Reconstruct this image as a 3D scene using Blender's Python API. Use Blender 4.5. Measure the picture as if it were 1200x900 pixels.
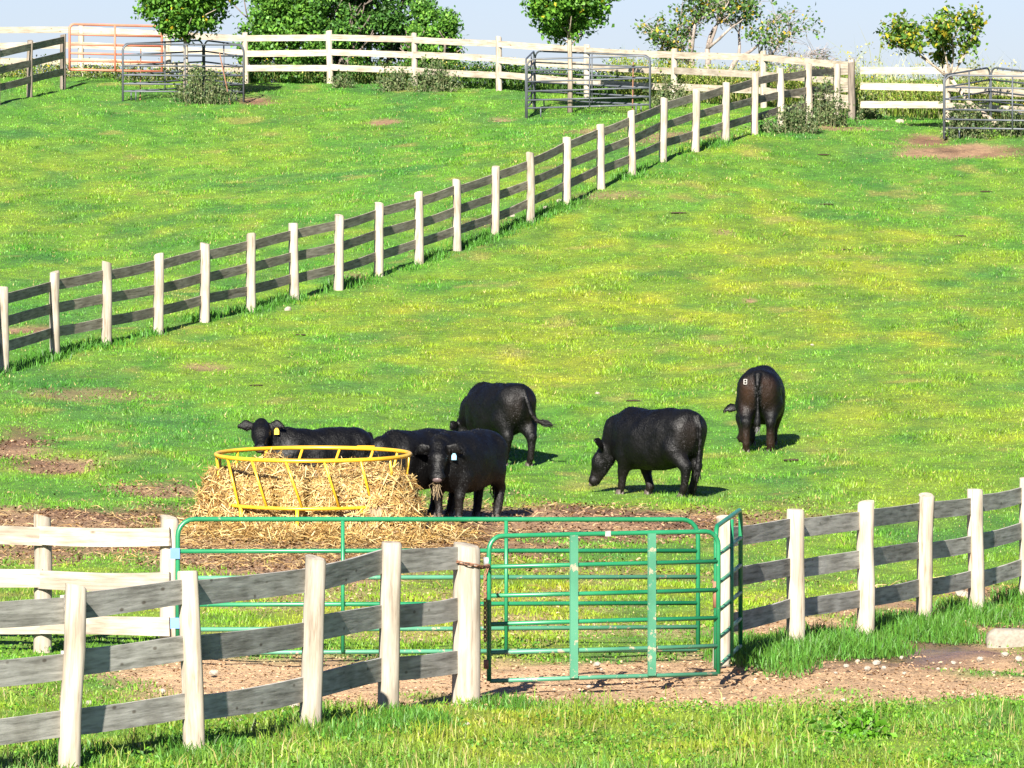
import bpy, math, random
import numpy as np
from mathutils import Vector, Matrix

# ------------------------------------------------------------------ camera, sky, sun, exposure
for o in list(bpy.data.objects): bpy.data.objects.remove(o)
SC = bpy.context.scene
COL = SC.collection
rng = np.random.default_rng(7)
random.seed(7)
F = 7900.0                      # focal length in photo pixels (1200 px wide picture)
YH = 290.0                      # horizon row in the photo
CAMZ = 4.03
cam = bpy.data.cameras.new('camera'); camo = bpy.data.objects.new('camera', cam); COL.objects.link(camo)
cam.sensor_width = 36.0; cam.lens = F/1200*36.0
cam.clip_start = 0.5; cam.clip_end = 20000
camo.location = (0, 0, CAMZ)
PITCH = math.atan((450-YH)/F)
camo.rotation_euler = (math.pi/2-PITCH, 0, 0)
SC.camera = camo

SUN_EL = math.radians(30)
SAZ = Vector((-0.215, -0.977)).normalized()          # horizontal direction towards the sun
world = bpy.data.worlds.new('World'); SC.world = world; world.use_nodes = True
wn = world.node_tree.nodes; wl = world.node_tree.links; wn.clear()
sky = wn.new('ShaderNodeTexSky'); sky.sky_type = 'NISHITA'; sky.sun_disc = False
sky.sun_elevation = SUN_EL; sky.sun_rotation = math.atan2(SAZ.x, SAZ.y)
sky.air_density = 1.0; sky.dust_density = 0.4; sky.ozone_density = 2.0
bg = wn.new('ShaderNodeBackground'); bg.inputs[1].default_value = 0.05
wo = wn.new('ShaderNodeOutputWorld')
wb = wn.new('ShaderNodeMix'); wb.data_type = 'RGBA'; wb.blend_type = 'MULTIPLY'; wb.inputs[0].default_value = 1.0
wb.inputs[7].default_value = (0.49, 0.525, 0.765, 1)          # cool white balance of the photograph
wl.new(sky.outputs[0], wb.inputs[6]); wl.new(wb.outputs[2], bg.inputs[0]); wl.new(bg.outputs[0], wo.inputs[0])
sl = bpy.data.lights.new('sun', 'SUN'); sl.energy = 5.0; sl.angle = math.radians(0.53); sl.color = (1.0, 0.945, 0.85)
so = bpy.data.objects.new('sun', sl); COL.objects.link(so)
tosun = Vector((SAZ.x*math.cos(SUN_EL), SAZ.y*math.cos(SUN_EL), math.sin(SUN_EL)))
so.rotation_euler = tosun.to_track_quat('Z', 'Y').to_euler(); so.location = (-20, -40, 60)
SC.view_settings.view_transform = 'Standard'; SC.view_settings.look = 'None'
SC.view_settings.gamma = 1.0; SC.view_settings.use_curve_mapping = False
SC.view_settings.exposure = 1.82
SC.render.engine = 'CYCLES'

# ------------------------------------------------------------------ noise and terrain
def _hash(ix, iy, s):
    h = (ix.astype(np.int64)*374761393 + iy.astype(np.int64)*668265263 + s*1442695041) & 0xffffffff
    h = ((h ^ (h >> 13))*1274126177) & 0xffffffff
    h = h ^ (h >> 16)
    return (h & 0xffffff)/float(0xffffff)
def vnoise(x, y, s=0):
    x = np.asarray(x, float); y = np.asarray(y, float)
    ix = np.floor(x); iy = np.floor(y); fx = x-ix; fy = y-iy
    fx = fx*fx*(3-2*fx); fy = fy*fy*(3-2*fy)
    a = _hash(ix, iy, s); b = _hash(ix+1, iy, s); c = _hash(ix, iy+1, s); d = _hash(ix+1, iy+1, s)
    return (a*(1-fx)+b*fx)*(1-fy)+(c*(1-fx)+d*fx)*fy
def fbm(x, y, s=0, o=4):
    t = 0; a = 0.5; n = 0
    for k in range(o):
        t = t+a*vnoise(x*2**k+17.3*k, y*2**k-9.1*k, s+k); n += a; a *= 0.55
    return t/n
def sstep(a, b, x):
    t = np.clip((x-a)/(b-a), 0, 1); return t*t*(3-2*t)

# control points: photo column, photo row of the ground, distance (from fence-post and gate sizes)
CP = [(80,905,51),(228,880,53.2),(364,857,55.5),(455,830,57.8),(547,820,60),(838,802,61.5),(1100,800,62),
      (208,775,63),(640,771,64),(866,773,64),(933,757,66.3),(1015,745,68.6),(1083,732,70.9),(1145,718,73.2),(1205,706,75.5),
      (900,880,53.5),(1200,880,53.5),(600,897,52.4),(20,800,60),(-80,760,64),(640,692,73),(200,692,72.5),
      (366,622,83.5),(30,630,82),(600,603,87),(850,600,88),(1100,620,86),(764,568,95),(892,525,99),(590,541,98),(1150,500,102),(30,520,97),(250,520,98),
      (4,437,111.6)]
_hx = [4,64,125,185,240,294,345,397,444,491,536,580,622,664,704,741,777,815,850,884,915,948,980,998]
_hy = [437,418,405,392,378,366,352,340,324,310,294,278,261,240,222,207,190,178,168,158,150,145,142,142]
for i in range(1, 23, 2): CP.append((_hx[i], _hy[i], 114+2.35*(i-1)))
CP += [(1100,300,134),(1150,400,117),(150,280,141),(100,180,163),(500,180,161),(215,120,177),(690,135,172),(1103,163,159),(1000,220,149),
       (197,97,184),(387,98,184),(585,106,181),(790,121,175.5),(895,128,172),(998,142,167),(1110,146,164),(1225,150,161),(40,97,180),(-60,100,180)]
CP = np.array(CP, float)
cx = (CP[:,0]-600)*CP[:,2]/F; cy = CP[:,2]; cz = CAMZ-(CP[:,1]-YH)*CP[:,2]/F
SX = 2.2                               # stretch across so that lateral detail counts as much as depth
def _U(r2): return np.where(r2 > 1e-9, 0.5*r2*np.log(np.maximum(r2, 1e-9)), 0)
n_ = len(cx)
K = _U(((cx[:,None]-cx)*SX)**2+(cy[:,None]-cy)**2)+np.eye(n_)*60.0
P_ = np.stack([np.ones(n_), cx, cy], 1)
A_ = np.zeros((n_+3, n_+3)); A_[:n_,:n_] = K; A_[:n_,n_:] = P_; A_[n_:,:n_] = P_.T
W_ = np.linalg.solve(A_, np.concatenate([cz, np.zeros(3)]))
def tps(x, y):
    x = np.asarray(x, float); y = np.asarray(y, float)
    z = W_[n_]+W_[n_+1]*x+W_[n_+2]*y
    for i in range(n_): z = z+W_[i]*_U(((x-cx[i])*SX)**2+(y-cy[i])**2)
    return z
def terrain_raw(x, y):
    x = np.asarray(x, float); y = np.asarray(y, float)
    yc = np.clip(y, 50, 184); lim = 3.0+0.085*yc
    z = tps(np.clip(x, -lim, lim), yc)
    t = np.clip((50-y)/50, 0, 1.0); z = z*(1-t)+2.3*t            # towards the photographer's bank
    b = np.clip(y-185, 0, None); z = z-0.012*b*b/(1+0.03*b)         # over the crest
    z = np.where(b > 0, np.maximum(z, -6), z)
    e = np.clip(np.abs(x)-60, 0, None); z = z*np.exp(-e/150)
    near = (y > 44) & (y < 188)
    bump = (fbm(x*0.9, y*0.5, 3, 3)-0.5)*0.10+(fbm(x*3.1, y*2.2, 11, 3)-0.5)*0.05
    return z+np.where(near, bump, 0)
GX0, GX1, GY0, GY1, GS = -20.0, 20.0, 40.0, 200.0, 0.2
_gx = np.arange(GX0, GX1+GS/2, GS); _gy = np.arange(GY0, GY1+GS/2, GS)
GZ = terrain_raw(*np.meshgrid(_gx, _gy, indexing='ij'))
def gz(x, y):
    x = np.asarray(x, float); y = np.asarray(y, float)
    u = np.clip((x-GX0)/GS, 0, len(_gx)-1.001); v = np.clip((y-GY0)/GS, 0, len(_gy)-1.001)
    i = u.astype(int); j = v.astype(int); a = u-i; b = v-j
    return (GZ[i,j]*(1-a)+GZ[i+1,j]*a)*(1-b)+(GZ[i,j+1]*(1-a)+GZ[i+1,j+1]*a)*b
_dd = np.arange(45, 187, 0.05)
def hit(px, py):
    """first point of the ground seen in that direction"""
    x = (px-600)*_dd/F; z = CAMZ-(py-YH)*_dd/F
    below = np.nonzero(z < gz(x, _dd))[0]
    k = below[0] if len(below) else len(_dd)-1
    d = _dd[k]
    return Vector((float(x[k]), float(d), float(gz(x[k], d))))
def G(x, y): return Vector((x, y, float(gz(x, y))))
def at(px, d): return G((px-600)*d/F, d)

# ------------------------------------------------------------------ materials
def new_mat(name):
    m = bpy.data.materials.new(name); m.use_nodes = True
    nt = m.node_tree; b = nt.nodes['Principled BSDF']
    return m, nt, b
def node(nt, t, **kw):
    n = nt.nodes.new(t)
    for k, v in kw.items(): setattr(n, k, v)
    return n
def ramp(nt, src, stops):
    r = node(nt, 'ShaderNodeValToRGB')
    el = r.color_ramp.elements
    while len(el) < len(stops): el.new(0.5)
    for e, (p, c) in zip(el, stops): e.position = p; e.color = (*c, 1)
    nt.links.new(src, r.inputs[0]); return r.outputs[0]
def noise(nt, vec, scale, detail=4, rough=0.55):
    n = node(nt, 'ShaderNodeTexNoise'); n.inputs['Scale'].default_value = scale
    n.inputs['Detail'].default_value = detail; n.inputs['Roughness'].default_value = rough
    if vec is not None: nt.links.new(vec, n.inputs['Vector'])
    return n.outputs['Fac']
def mix(nt, fac, a, b, mode='MIX'):
    m = node(nt, 'ShaderNodeMix', data_type='RGBA', blend_type=mode)
    for sock, v in ((m.inputs[0], fac), (m.inputs[6], a), (m.inputs[7], b)):
        if isinstance(v, (int, float)): sock.default_value = v
        elif isinstance(v, tuple): sock.default_value = (*v, 1)
        else: nt.links.new(v, sock)
    return m.outputs[2]
def mapping(nt, scale, coord='Object'):
    tc = node(nt, 'ShaderNodeTexCoord'); mp = node(nt, 'ShaderNodeMapping')
    mp.inputs['Scale'].default_value = scale
    oi = node(nt, 'ShaderNodeObjectInfo'); vm = node(nt, 'ShaderNodeVectorMath', operation='SCALE')
    cb = node(nt, 'ShaderNodeCombineXYZ')
    for i in range(3): nt.links.new(oi.outputs['Random'], cb.inputs[i])
    nt.links.new(cb.outputs[0], vm.inputs[0]); vm.inputs['Scale'].default_value = 37.0
    nt.links.new(tc.outputs[coord], mp.inputs[0]); nt.links.new(vm.outputs[0], mp.inputs['Location'])
    return mp.outputs[0], oi.outputs['Random']
def bump(nt, b, h, strength, dist):
    bp = node(nt, 'ShaderNodeBump'); bp.inputs['Strength'].default_value = strength; bp.inputs['Distance'].default_value = dist
    nt.links.new(h, bp.inputs['Height']); nt.links.new(bp.outputs[0], b.inputs['Normal'])

def wood(name, stops, axis, rough=0.85, knots=True):
    m, nt, b = new_mat(name)
    s = {'x': (2.2, 30, 30), 'z': (26, 26, 2.0)}[axis]
    v, r = mapping(nt, s)
    f = noise(nt, v, 1.0, 5, 0.62)
    c = ramp(nt, f, stops)
    v2, r2 = mapping(nt, (1.5, 3.5, 3.5) if axis == 'x' else (4, 4, 1.2))
    blot = noise(nt, v2, 1.6, 3)
    bl = ramp(nt, blot, [(0.36, (0.62, 0.60, 0.58)), (0.58, (1, 1, 1))])
    c = mix(nt, 0.75, c, bl, 'MULTIPLY')
    if knots:
        vk, _ = mapping(nt, (3.0, 7, 7) if axis == 'x' else (8, 8, 2.4))
        vo = node(nt, 'ShaderNodeTexVoronoi'); vo.inputs['Scale'].default_value = 1.0; nt.links.new(vk, vo.inputs['Vector'])
        kn = ramp(nt, vo.outputs['Distance'], [(0.06, (0.30, 0.25, 0.21)), (0.13, (1, 1, 1))])
        c = mix(nt, 0.8, c, kn, 'MULTIPLY')
    rv = ramp(nt, r, [(0, (0.80, 0.79, 0.78)), (1, (1.08, 1.06, 1.02))])
    c = mix(nt, 1.0, c, rv, 'MULTIPLY')
    nt.links.new(c, b.inputs['Base Color']); b.inputs['Roughness'].default_value = rough
    b.inputs['Specular IOR Level'].default_value = 0.25
    bump(nt, b, f, 0.6, 0.006)
    return m
M = {}
M['post'] = wood('post_wood', [(0.28, (0.19, 0.145, 0.10)), (0.42, (0.32, 0.278, 0.22)), (0.68, (0.43, 0.395, 0.335))], 'z', knots=False)
M['oldpost'] = wood('old_post_wood', [(0.3, (0.10, 0.085, 0.07)), (0.7, (0.26, 0.22, 0.18))], 'z', knots=False)
M['greyboard'] = wood('weathered_board', [(0.28, (0.14, 0.135, 0.115)), (0.5, (0.35, 0.34, 0.31)), (0.75, (0.50, 0.485, 0.445))], 'x')
M['darkboard'] = wood('dark_board', [(0.28, (0.10, 0.085, 0.063)), (0.5, (0.27, 0.238, 0.19)), (0.75, (0.42, 0.385, 0.32))], 'x')
M['paleboard'] = wood('pale_board', [(0.28, (0.20, 0.155, 0.11)), (0.45, (0.34, 0.295, 0.235)), (0.70, (0.44, 0.40, 0.34))], 'x')

def paint(name, col, wear, wearcol, rough=0.38, metal=0.0):
    m, nt, b = new_mat(name)
    v, r = mapping(nt, (1, 1, 1))
    n1 = noise(nt, v, 9, 5, 0.7); n2 = noise(nt, v, 2.3, 3)
    w = ramp(nt, n1, [(wear, (0, 0, 0)), (wear+0.05, (1, 1, 1))])
    var = ramp(nt, n2, [(0.3, tuple(c*0.82 for c in col)), (0.7, tuple(min(1, c*1.12+0.01) for c in col))])
    c = mix(nt, w, var, wearcol)
    nt.links.new(c, b.inputs['Base Color']); b.inputs['Roughness'].default_value = rough; b.inputs['Metallic'].default_value = metal
    bump(nt, b, n1, 0.15, 0.002)
    return m
M['green'] = paint('green_paint', (0.007, 0.150, 0.058), 0.66, (0.22, 0.20, 0.14))
M['greenworn'] = paint('worn_green_paint', (0.045, 0.175, 0.10), 0.58, (0.30, 0.24, 0.17), 0.5)
M['yellow'] = paint('yellow_paint', (0.56, 0.31, 0.010), 0.67, (0.30, 0.15, 0.07))
M['steel'] = paint('grey_steel_paint', (0.060, 0.068, 0.080), 0.64, (0.20, 0.19, 0.19), 0.5)
M['orange'] = paint('faded_orange_paint', (0.42, 0.13, 0.075), 0.63, (0.36, 0.24, 0.19), 0.6)
M['rust'] = paint('rust', (0.19, 0.085, 0.045), 0.6, (0.08, 0.05, 0.04), 0.85)
M['galv'] = paint('galvanised_steel', (0.42, 0.43, 0.44), 0.66, (0.25, 0.2, 0.16), 0.45, 0.6)
M['blue'] = paint('blue_plastic', (0.10, 0.20, 0.48), 0.75, (0.3, 0.3, 0.35))

def cow_mat(name, brown):
    m, nt, b = new_mat(name)
    v, r = mapping(nt, (1, 1, 1))
    a = node(nt, 'ShaderNodeAttribute', attribute_name='brown')
    n1 = noise(nt, v, 3.0, 4, 0.6)
    ad = node(nt, 'ShaderNodeMath', operation='MULTIPLY'); nt.links.new(a.outputs['Fac'], ad.inputs[0]); nt.links.new(n1, ad.inputs[1])
    c = ramp(nt, ad.outputs[0], [(0.10, (0.0012, 0.0011, 0.0012)), (0.55, brown)])
    nt.links.new(c, b.inputs['Base Color'])
    rg = node(nt, 'ShaderNodeMapRange'); nt.links.new(noise(nt, v, 4.5, 3), rg.inputs[0])
    rg.inputs[1].default_value = 0.3; rg.inputs[2].default_value = 0.7; rg.inputs[3].default_value = 0.40; rg.inputs[4].default_value = 0.60
    nt.links.new(rg.outputs[0], b.inputs['Roughness'])
    b.inputs['Specular IOR Level'].default_value = 0.22
    v2, _ = mapping(nt, (22, 60, 14))
    fur = noise(nt, v2, 1.0, 4, 0.7)
    s1 = node(nt, 'ShaderNodeMath', operation='MULTIPLY_ADD'); nt.links.new(noise(nt, v, 5.0, 3), s1.inputs[0]); s1.inputs[1].default_value = 2.2; nt.links.new(fur, s1.inputs[2])
    bump(nt, b, s1.outputs[0], 0.7, 0.016)
    return m
M['cow'] = cow_mat('black_cow_hide', (0.0065, 0.0042, 0.0032))
M['cowbrown'] = cow_mat('brown_tinged_cow_hide', (0.024, 0.0115, 0.0065))
def plain(name, col, rough=0.6, spec=0.5):
    m, nt, b = new_mat(name)
    v, r = mapping(nt, (1, 1, 1)); n1 = noise(nt, v, 30, 3)
    c = ramp(nt, n1, [(0.3, tuple(x*0.75 for x in col)), (0.7, tuple(min(1, x*1.15) for x in col))])
    nt.links.new(c, b.inputs['Base Color']); b.inputs['Roughness'].default_value = rough; b.inputs['Specular IOR Level'].default_value = spec
    return m
M['hoof'] = plain('hoof_horn', (0.06, 0.045, 0.035), 0.6)
M['eye'] = plain('eye', (0.008, 0.006, 0.005), 0.08, 0.8)
M['nose'] = plain('nose_skin', (0.10, 0.07, 0.066), 0.35)
M['hair'] = plain('tail_hair', (0.010, 0.009, 0.008), 0.6)
M['tagyellow'] = plain('yellow_ear_tag', (0.72, 0.42, 0.02), 0.5)
M['tagblue'] = plain('pale_blue_ear_tag', (0.16, 0.34, 0.44), 0.5)
M['white'] = plain('white_hair', (0.30, 0.28, 0.26), 0.8)
M['stone'] = plain('limestone', (0.27, 0.235, 0.19), 0.9, 0.2)
M['slab'] = plain('slab_stone', (0.20, 0.175, 0.14), 0.9, 0.2)
M['pat'] = plain('dried_dung', (0.05, 0.035, 0.02), 0.9, 0.2)

def attr_mat(name, trans, rough=0.6, spec=0.2, var=0.0):
    """colour read from the mesh's own colour attribute; a share of light passes through the leaf"""
    m, nt, b = new_mat(name)
    a = node(nt, 'ShaderNodeAttribute', attribute_name='Col'); c = a.outputs['Color']
    if var:
        g = node(nt, 'ShaderNodeNewGeometry'); n1 = noise(nt, g.outputs['Position'], var, 4)
        c = mix(nt, 1.0, c, ramp(nt, n1, [(0.3, (0.72, 0.72, 0.72)), (0.7, (1.25, 1.25, 1.25))]), 'MULTIPLY')
    nt.links.new(c, b.inputs['Base Color']); b.inputs['Roughness'].default_value = rough; b.inputs['Specular IOR Level'].default_value = spec
    if trans:
        t = node(nt, 'ShaderNodeBsdfTranslucent'); nt.links.new(c, t.inputs[0])
        ms = node(nt, 'ShaderNodeMixShader'); ms.inputs[0].default_value = trans
        nt.links.new(b.outputs[0], ms.inputs[1]); nt.links.new(t.outputs[0], ms.inputs[2])
        nt.links.new(ms.outputs[0], nt.nodes['Material Output'].inputs[0])
    return m
M['grass'] = attr_mat('grass_blades', 0.25, 0.5, 0.3)
M['leaf'] = attr_mat('tree_leaves', 0.38, 0.5, 0.3)
M['straw'] = attr_mat('straw', 0.12, 0.5, 0.35)
M['bark'] = wood('bark', [(0.3, (0.075, 0.06, 0.05)), (0.7, (0.24, 0.20, 0.17))], 'z', knots=False)
M['palebark'] = wood('pale_bark', [(0.3, (0.22, 0.18, 0.14)), (0.7, (0.42, 0.36, 0.29))], 'z', knots=False)
M['twig'] = wood('twig_bark', [(0.3, (0.16, 0.13, 0.12)), (0.7, (0.33, 0.29, 0.26))], 'z', knots=False)

def ground_mat():
    m, nt, b = new_mat('pasture_soil_and_turf')
    a = node(nt, 'ShaderNodeAttribute', attribute_name='Col')
    w = node(nt, 'ShaderNodeAttribute', attribute_name='wet')
    g = node(nt, 'ShaderNodeNewGeometry')
    n1 = noise(nt, g.outputs['Position'], 6.0, 6, 0.65); n2 = noise(nt, g.outputs['Position'], 38.0, 4, 0.6)
    c = mix(nt, 1.0, a.outputs['Color'], ramp(nt, n1, [(0.3, (0.66, 0.66, 0.66)), (0.7, (1.28, 1.28, 1.28))]), 'MULTIPLY')
    c = mix(nt, 1.0, c, ramp(nt, n2, [(0.3, (0.70, 0.70, 0.70)), (0.7, (1.22, 1.22, 1.22))]), 'MULTIPLY')
    nt.links.new(c, b.inputs['Base Color'])
    rg = node(nt, 'ShaderNodeMapRange'); nt.links.new(w.outputs['Fac'], rg.inputs[0]); rg.inputs[3].default_value = 0.92; rg.inputs[4].default_value = 0.25
    nt.links.new(rg.outputs[0], b.inputs['Roughness']); b.inputs['Specular IOR Level'].default_value = 0.3
    ad = node(nt, 'ShaderNodeMath', operation='ADD'); nt.links.new(n1, ad.inputs[0]); nt.links.new(n2, ad.inputs[1])
    bump(nt, b, ad.outputs[0], 0.7, 0.05)
    return m
M['ground'] = ground_mat()
M['grainstuff'] = attr_mat('crumbled_soil', 0, 0.95, 0.1)

# ------------------------------------------------------------------ mesh helpers
def mesh_from(name, v, f, mat=None, smooth=False, col=None):
    me = bpy.data.meshes.new(name)
    me.from_pydata([tuple(p) for p in v], [], [tuple(q) for q in f]); 
    if mat: me.materials.append(mat)
    if smooth: me.polygons.foreach_set('use_smooth', np.ones(len(me.polygons), bool))
    me.update(); return me
def mesh_np(name, v, faces, mat, col=None, smooth=False, extra=None):
    """v (n,3); faces (m,k) with constant k"""
    v = np.ascontiguousarray(v, np.float32); faces = np.ascontiguousarray(faces, np.int32)
    k = faces.shape[1]; me = bpy.data.meshes.new(name)
    me.vertices.add(len(v)); me.vertices.foreach_set('co', v.ravel())
    me.loops.add(faces.size); me.loops.foreach_set('vertex_index', faces.ravel())
    me.polygons.add(len(faces)); me.polygons.foreach_set('loop_start', np.arange(len(faces), dtype=np.int32)*k)
    if smooth: me.polygons.foreach_set('use_smooth', np.ones(len(faces), bool))
    me.materials.append(mat); me.update(calc_edges=True); me.validate()
    if col is not None:
        at_ = me.attributes.new('Col', 'FLOAT_COLOR', 'POINT')
        at_.data.foreach_set('color', np.concatenate([col, np.ones((len(col), 1))], 1).astype(np.float32).ravel())
    for nm, arr in (extra or {}).items():
        at_ = me.attributes.new(nm, 'FLOAT', 'POINT'); at_.data.foreach_set('value', np.asarray(arr, np.float32))
    return me
def link(name, me, parent=None, loc=(0, 0, 0)):
    o = bpy.data.objects.new(name, me); COL.objects.link(o)
    loc = Vector(loc)
    if parent is not None: o.parent = parent; loc = loc-Vector(parent['_w'])
    o.location = loc
    return o
def tag(o, label, cat, group=None, kind=None):
    o['label'] = label; o['category'] = cat
    if group: o['group'] = group
    if kind: o['kind'] = kind
    return o
THINGS = []
def thing(name, loc, label, cat, group=None):
    o = bpy.data.objects.new(name, None); COL.objects.link(o); o.location = loc; o.empty_display_size = 0.2
    o['_w'] = tuple(loc); THINGS.append(o)
    return tag(o, label, cat, group)
def tube(pts, r, n=8, closed=False, cap=True):
    pts = [Vector(p) for p in pts]; m = len(pts)
    rs = r if hasattr(r, '__len__') else [r]*m
    V = []; Fc = []; prev = None
    for i, p in enumerate(pts):
        if closed: t = pts[(i+1) % m]-pts[i-1]
        else: t = pts[min(i+1, m-1)]-pts[max(i-1, 0)]
        t.normalize()
        if prev is None:
            prev = t.orthogonal().normalized() if abs(t.z) > 0.9 else t.cross(Vector((0, 0, 1))).normalized()
        nrm = (prev-t*prev.dot(t)).normalized(); prev = nrm; bi = t.cross(nrm)
        for k in range(n):
            a = 2*math.pi*k/n; V.append(p+(nrm*math.cos(a)+bi*math.sin(a))*rs[i])
    for i in range(m if closed else m-1):
        a0 = i*n; b0 = ((i+1) % m)*n
        for k in range(n): Fc.append((a0+k, a0+(k+1) % n, b0+(k+1) % n, b0+k))
    if cap and not closed:
        Fc.append(tuple(range(n-1, -1, -1))); Fc.append(tuple((m-1)*n+k for k in range(n)))
    return V, Fc
def join(parts):
    V = []; Fc = []
    for v, f in parts:
        o = len(V); V += list(v); Fc += [tuple(i+o for i in q) for q in f]
    return V, Fc
def box(c, ax, ay, az):
    """box with centre c and half axes"""
    c = Vector(c); V = []
    for sx in (-1, 1):
        for sy in (-1, 1):
            for sz in (-1, 1): V.append(c+Vector(ax)*sx+Vector(ay)*sy+Vector(az)*sz)
    return V, [(0,1,3,2),(4,6,7,5),(0,4,5,1),(2,3,7,6),(0,2,6,4),(1,5,7,3)]
def tube_obj(name, parent, pts, r, mat, n=8, closed=False):
    o0 = Vector(pts[0])
    v, f = tube([Vector(p)-o0 for p in pts], r, n, closed)
    return link(name, mesh_from(name, v, f, mat, True), parent, o0)

# ------------------------------------------------------------------ ground colour, bare soil
def blob(px, py, rx, ry, s=1.0):
    c = hit(px, py); a = hit(px, py-ry); b = hit(px, py+ry)
    return (c.x, (a.y+b.y)/2, rx*c.y/F, max((a.y-b.y)/2, 0.25), s)
DIRT = [blob(*b) for b in [(400,628,250,44,1),(620,612,300,20,.95),(40,622,230,34,.85),(800,606,130,10,.9),
    (330,797,230,26,1),(560,800,160,22,.9),(740,795,210,26,1),(960,792,250,26,1),(1130,800,230,14,1),(1080,764,160,26,1),(1190,735,60,28,.8),
    (930,735,90,14,1),(1040,712,110,12,.9),(1150,694,90,10,.9),(700,672,200,10,.35),(500,745,240,6,.45),(300,690,170,22,.5),(700,735,180,10,.5),(560,700,160,12,.4),
    (20,518,45,18,.85),(70,545,60,10,.8),(185,575,55,10,.75),(110,462,70,7,.5),(230,430,28,5,.6),(200,640,120,14,.6),
    (450,142,20,4,.9),(590,140,14,3,.7),(1130,176,75,7,.95),(1085,165,26,6,.8),(985,150,45,4,.65),(700,152,60,4,.6),(300,118,22,4,.8),
    (412,328,17,8,.9),(30,386,45,5,.9),(560,262,30,6,.5),(700,228,45,5,.5),(800,160,60,7,.6),(880,352,10,3,.8),(850,272,14,4,.5),(850,410,30,5,.3)]]
WET = [blob(*b) for b in [(1085,760,125,15,1),(940,778,90,6,.5),(1000,768,70,6,.7)]]
YEL = [blob(*b) for b in [(860,320,280,100,1),(700,400,260,70,.9),(300,430,170,40,.7),(1080,470,160,80,.6),(150,240,200,40,.45),(500,480,200,40,.4),(500,705,520,42,.95),(950,690,250,40,.5),(900,862,420,42,.75),(150,850,200,50,.55),(1000,560,250,40,.5)]]
LUSH = [blob(*b) for b in [(900,772,60,16,1),(985,758,80,15,1),(1075,738,70,13,1),(1150,722,60,12,1),(1215,708,50,12,1),
    (380,856,60,16,.9),(470,846,60,14,.9),(590,828,50,10,.8),(240,884,50,14,.9),(90,895,60,16,.8)]]
def bl(L, x, y, wob=0.35, seed=40, soft=0.5):
    x = np.asarray(x, float); y = np.asarray(y, float)
    n = (fbm(x*1.1, y*0.7, seed, 4)-0.5)*2*wob*2
    m = np.zeros(np.shape(x))
    for (X, Y, a, b, s) in L:
        r = np.sqrt(((x-X)/a)**2+((y-Y)/b)**2)
        m = np.maximum(m, s*sstep(1+soft, 1-soft, r+n))
    return m
def tone(x, y):
    """turf colour: own colour of the sward, yellower where it is dry"""
    yl = np.clip(bl(YEL, x, y, 0.5, 61, 0.8)*0.75+(fbm(x*0.35, y*0.16, 71, 4)-0.45)*1.1, 0, 1)
    dk = sstep(0.52, 0.70, fbm(x*0.75, y*0.33, 81, 4))
    g1 = np.array((0.084, 0.220, 0.017)); g2 = np.array((0.198, 0.262, 0.013)); g3 = np.array((0.042, 0.150, 0.024))
    c = g1+(g2-g1)*yl[..., None]; c = c+(g3-c)*(dk*(0.6-0.35*yl))[..., None]
    m1 = fbm(x*1.5, y*0.55, 83, 3)-0.5; m2 = fbm(x*4.5, y*2.2, 85, 2)-0.5
    c = c*(1+0.55*m1+0.55*m2)[..., None]; c[..., 0] = c[..., 0]*(1+0.7*m1)
    st = sstep(0.66, 0.80, fbm(x*1.1+9, y*0.6, 87, 4)); c = c+(np.array((0.27, 0.24, 0.06))-c)*(0.55*st)[..., None]
    return c
SOIL = np.array((0.25, 0.155, 0.085)); SOILD = np.array((0.15, 0.083, 0.045)); LANE = np.array((0.38, 0.245, 0.135))
def build_ground():
    def axis(lo, hi, st, far, first):
        core = list(np.arange(lo, hi+st/2, st)); out = []; s = first; p = hi
        while p < far: s *= 1.5; p += s; out.append(p)
        neg = []; s = first; p = lo
        while p > -far: s *= 1.5; p -= s; neg.append(p)
        return np.array(neg[::-1]+core+out)
    xs = axis(-17, 17, 0.17, 9000, 0.3); ys = axis(45, 190, 0.2, 9000, 0.4)
    X, Y = np.meshgrid(xs, ys, indexing='ij')
    inn = (X >= GX0) & (X <= GX1) & (Y >= GY0) & (Y <= GY1)
    Z = np.where(inn, gz(X, Y), terrain_raw(X, Y))
    core = (np.abs(X) < 19) & (Y > 43) & (Y < 192)
    D = np.where(core, bl(DIRT, X, Y), 0)
    far = sstep(78, 92, Y)
    lane = sstep(76, 68, Y)
    Z = Z-D*0.05+np.where(core, D*(fbm(X*4, Y*4, 5, 4)-0.5)*0.13, 0)
    T = tone(X, Y)*np.array((0.85, 0.80, 0.85))
    n = fbm(X*1.6, Y*1.2, 91, 4)[..., None]
    mid = SOIL*(0.75+0.5*n)
    mid = mid+(SOILD*(0.6+0.8*n)-mid)*(sstep(76, 82, Y)*sstep(0.40, 0.62, fbm(X*0.9, Y*0.5, 93, 4)))[..., None]
    soil = mid+(LANE*(0.65+0.7*n)-mid)*lane[..., None]
    W = np.where(core, bl(WET, X, Y, 0.3, 44), 0)
    soil = soil+(np.array((0.125, 0.072, 0.045))-soil)*(0.9*W)[..., None]
    c = T+(soil-T)*np.clip(D*1.25, 0, 1)[..., None]
    nx, ny = X.shape
    idx = np.arange(nx*ny).reshape(nx, ny)
    q = np.stack([idx[:-1,:-1], idx[1:,:-1], idx[1:,1:], idx[:-1,1:]], -1).reshape(-1, 4)
    me = mesh_np('ground', np.stack([X, Y, Z], -1).reshape(-1, 3), q, M['ground'], c.reshape(-1, 3), True, {'wet': W.ravel()})
    o = link('ground', me)
    tag(o, 'sloping pasture ground with bare trampled soil and a dirt lane', 'ground', kind='structure')
build_ground()

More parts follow.
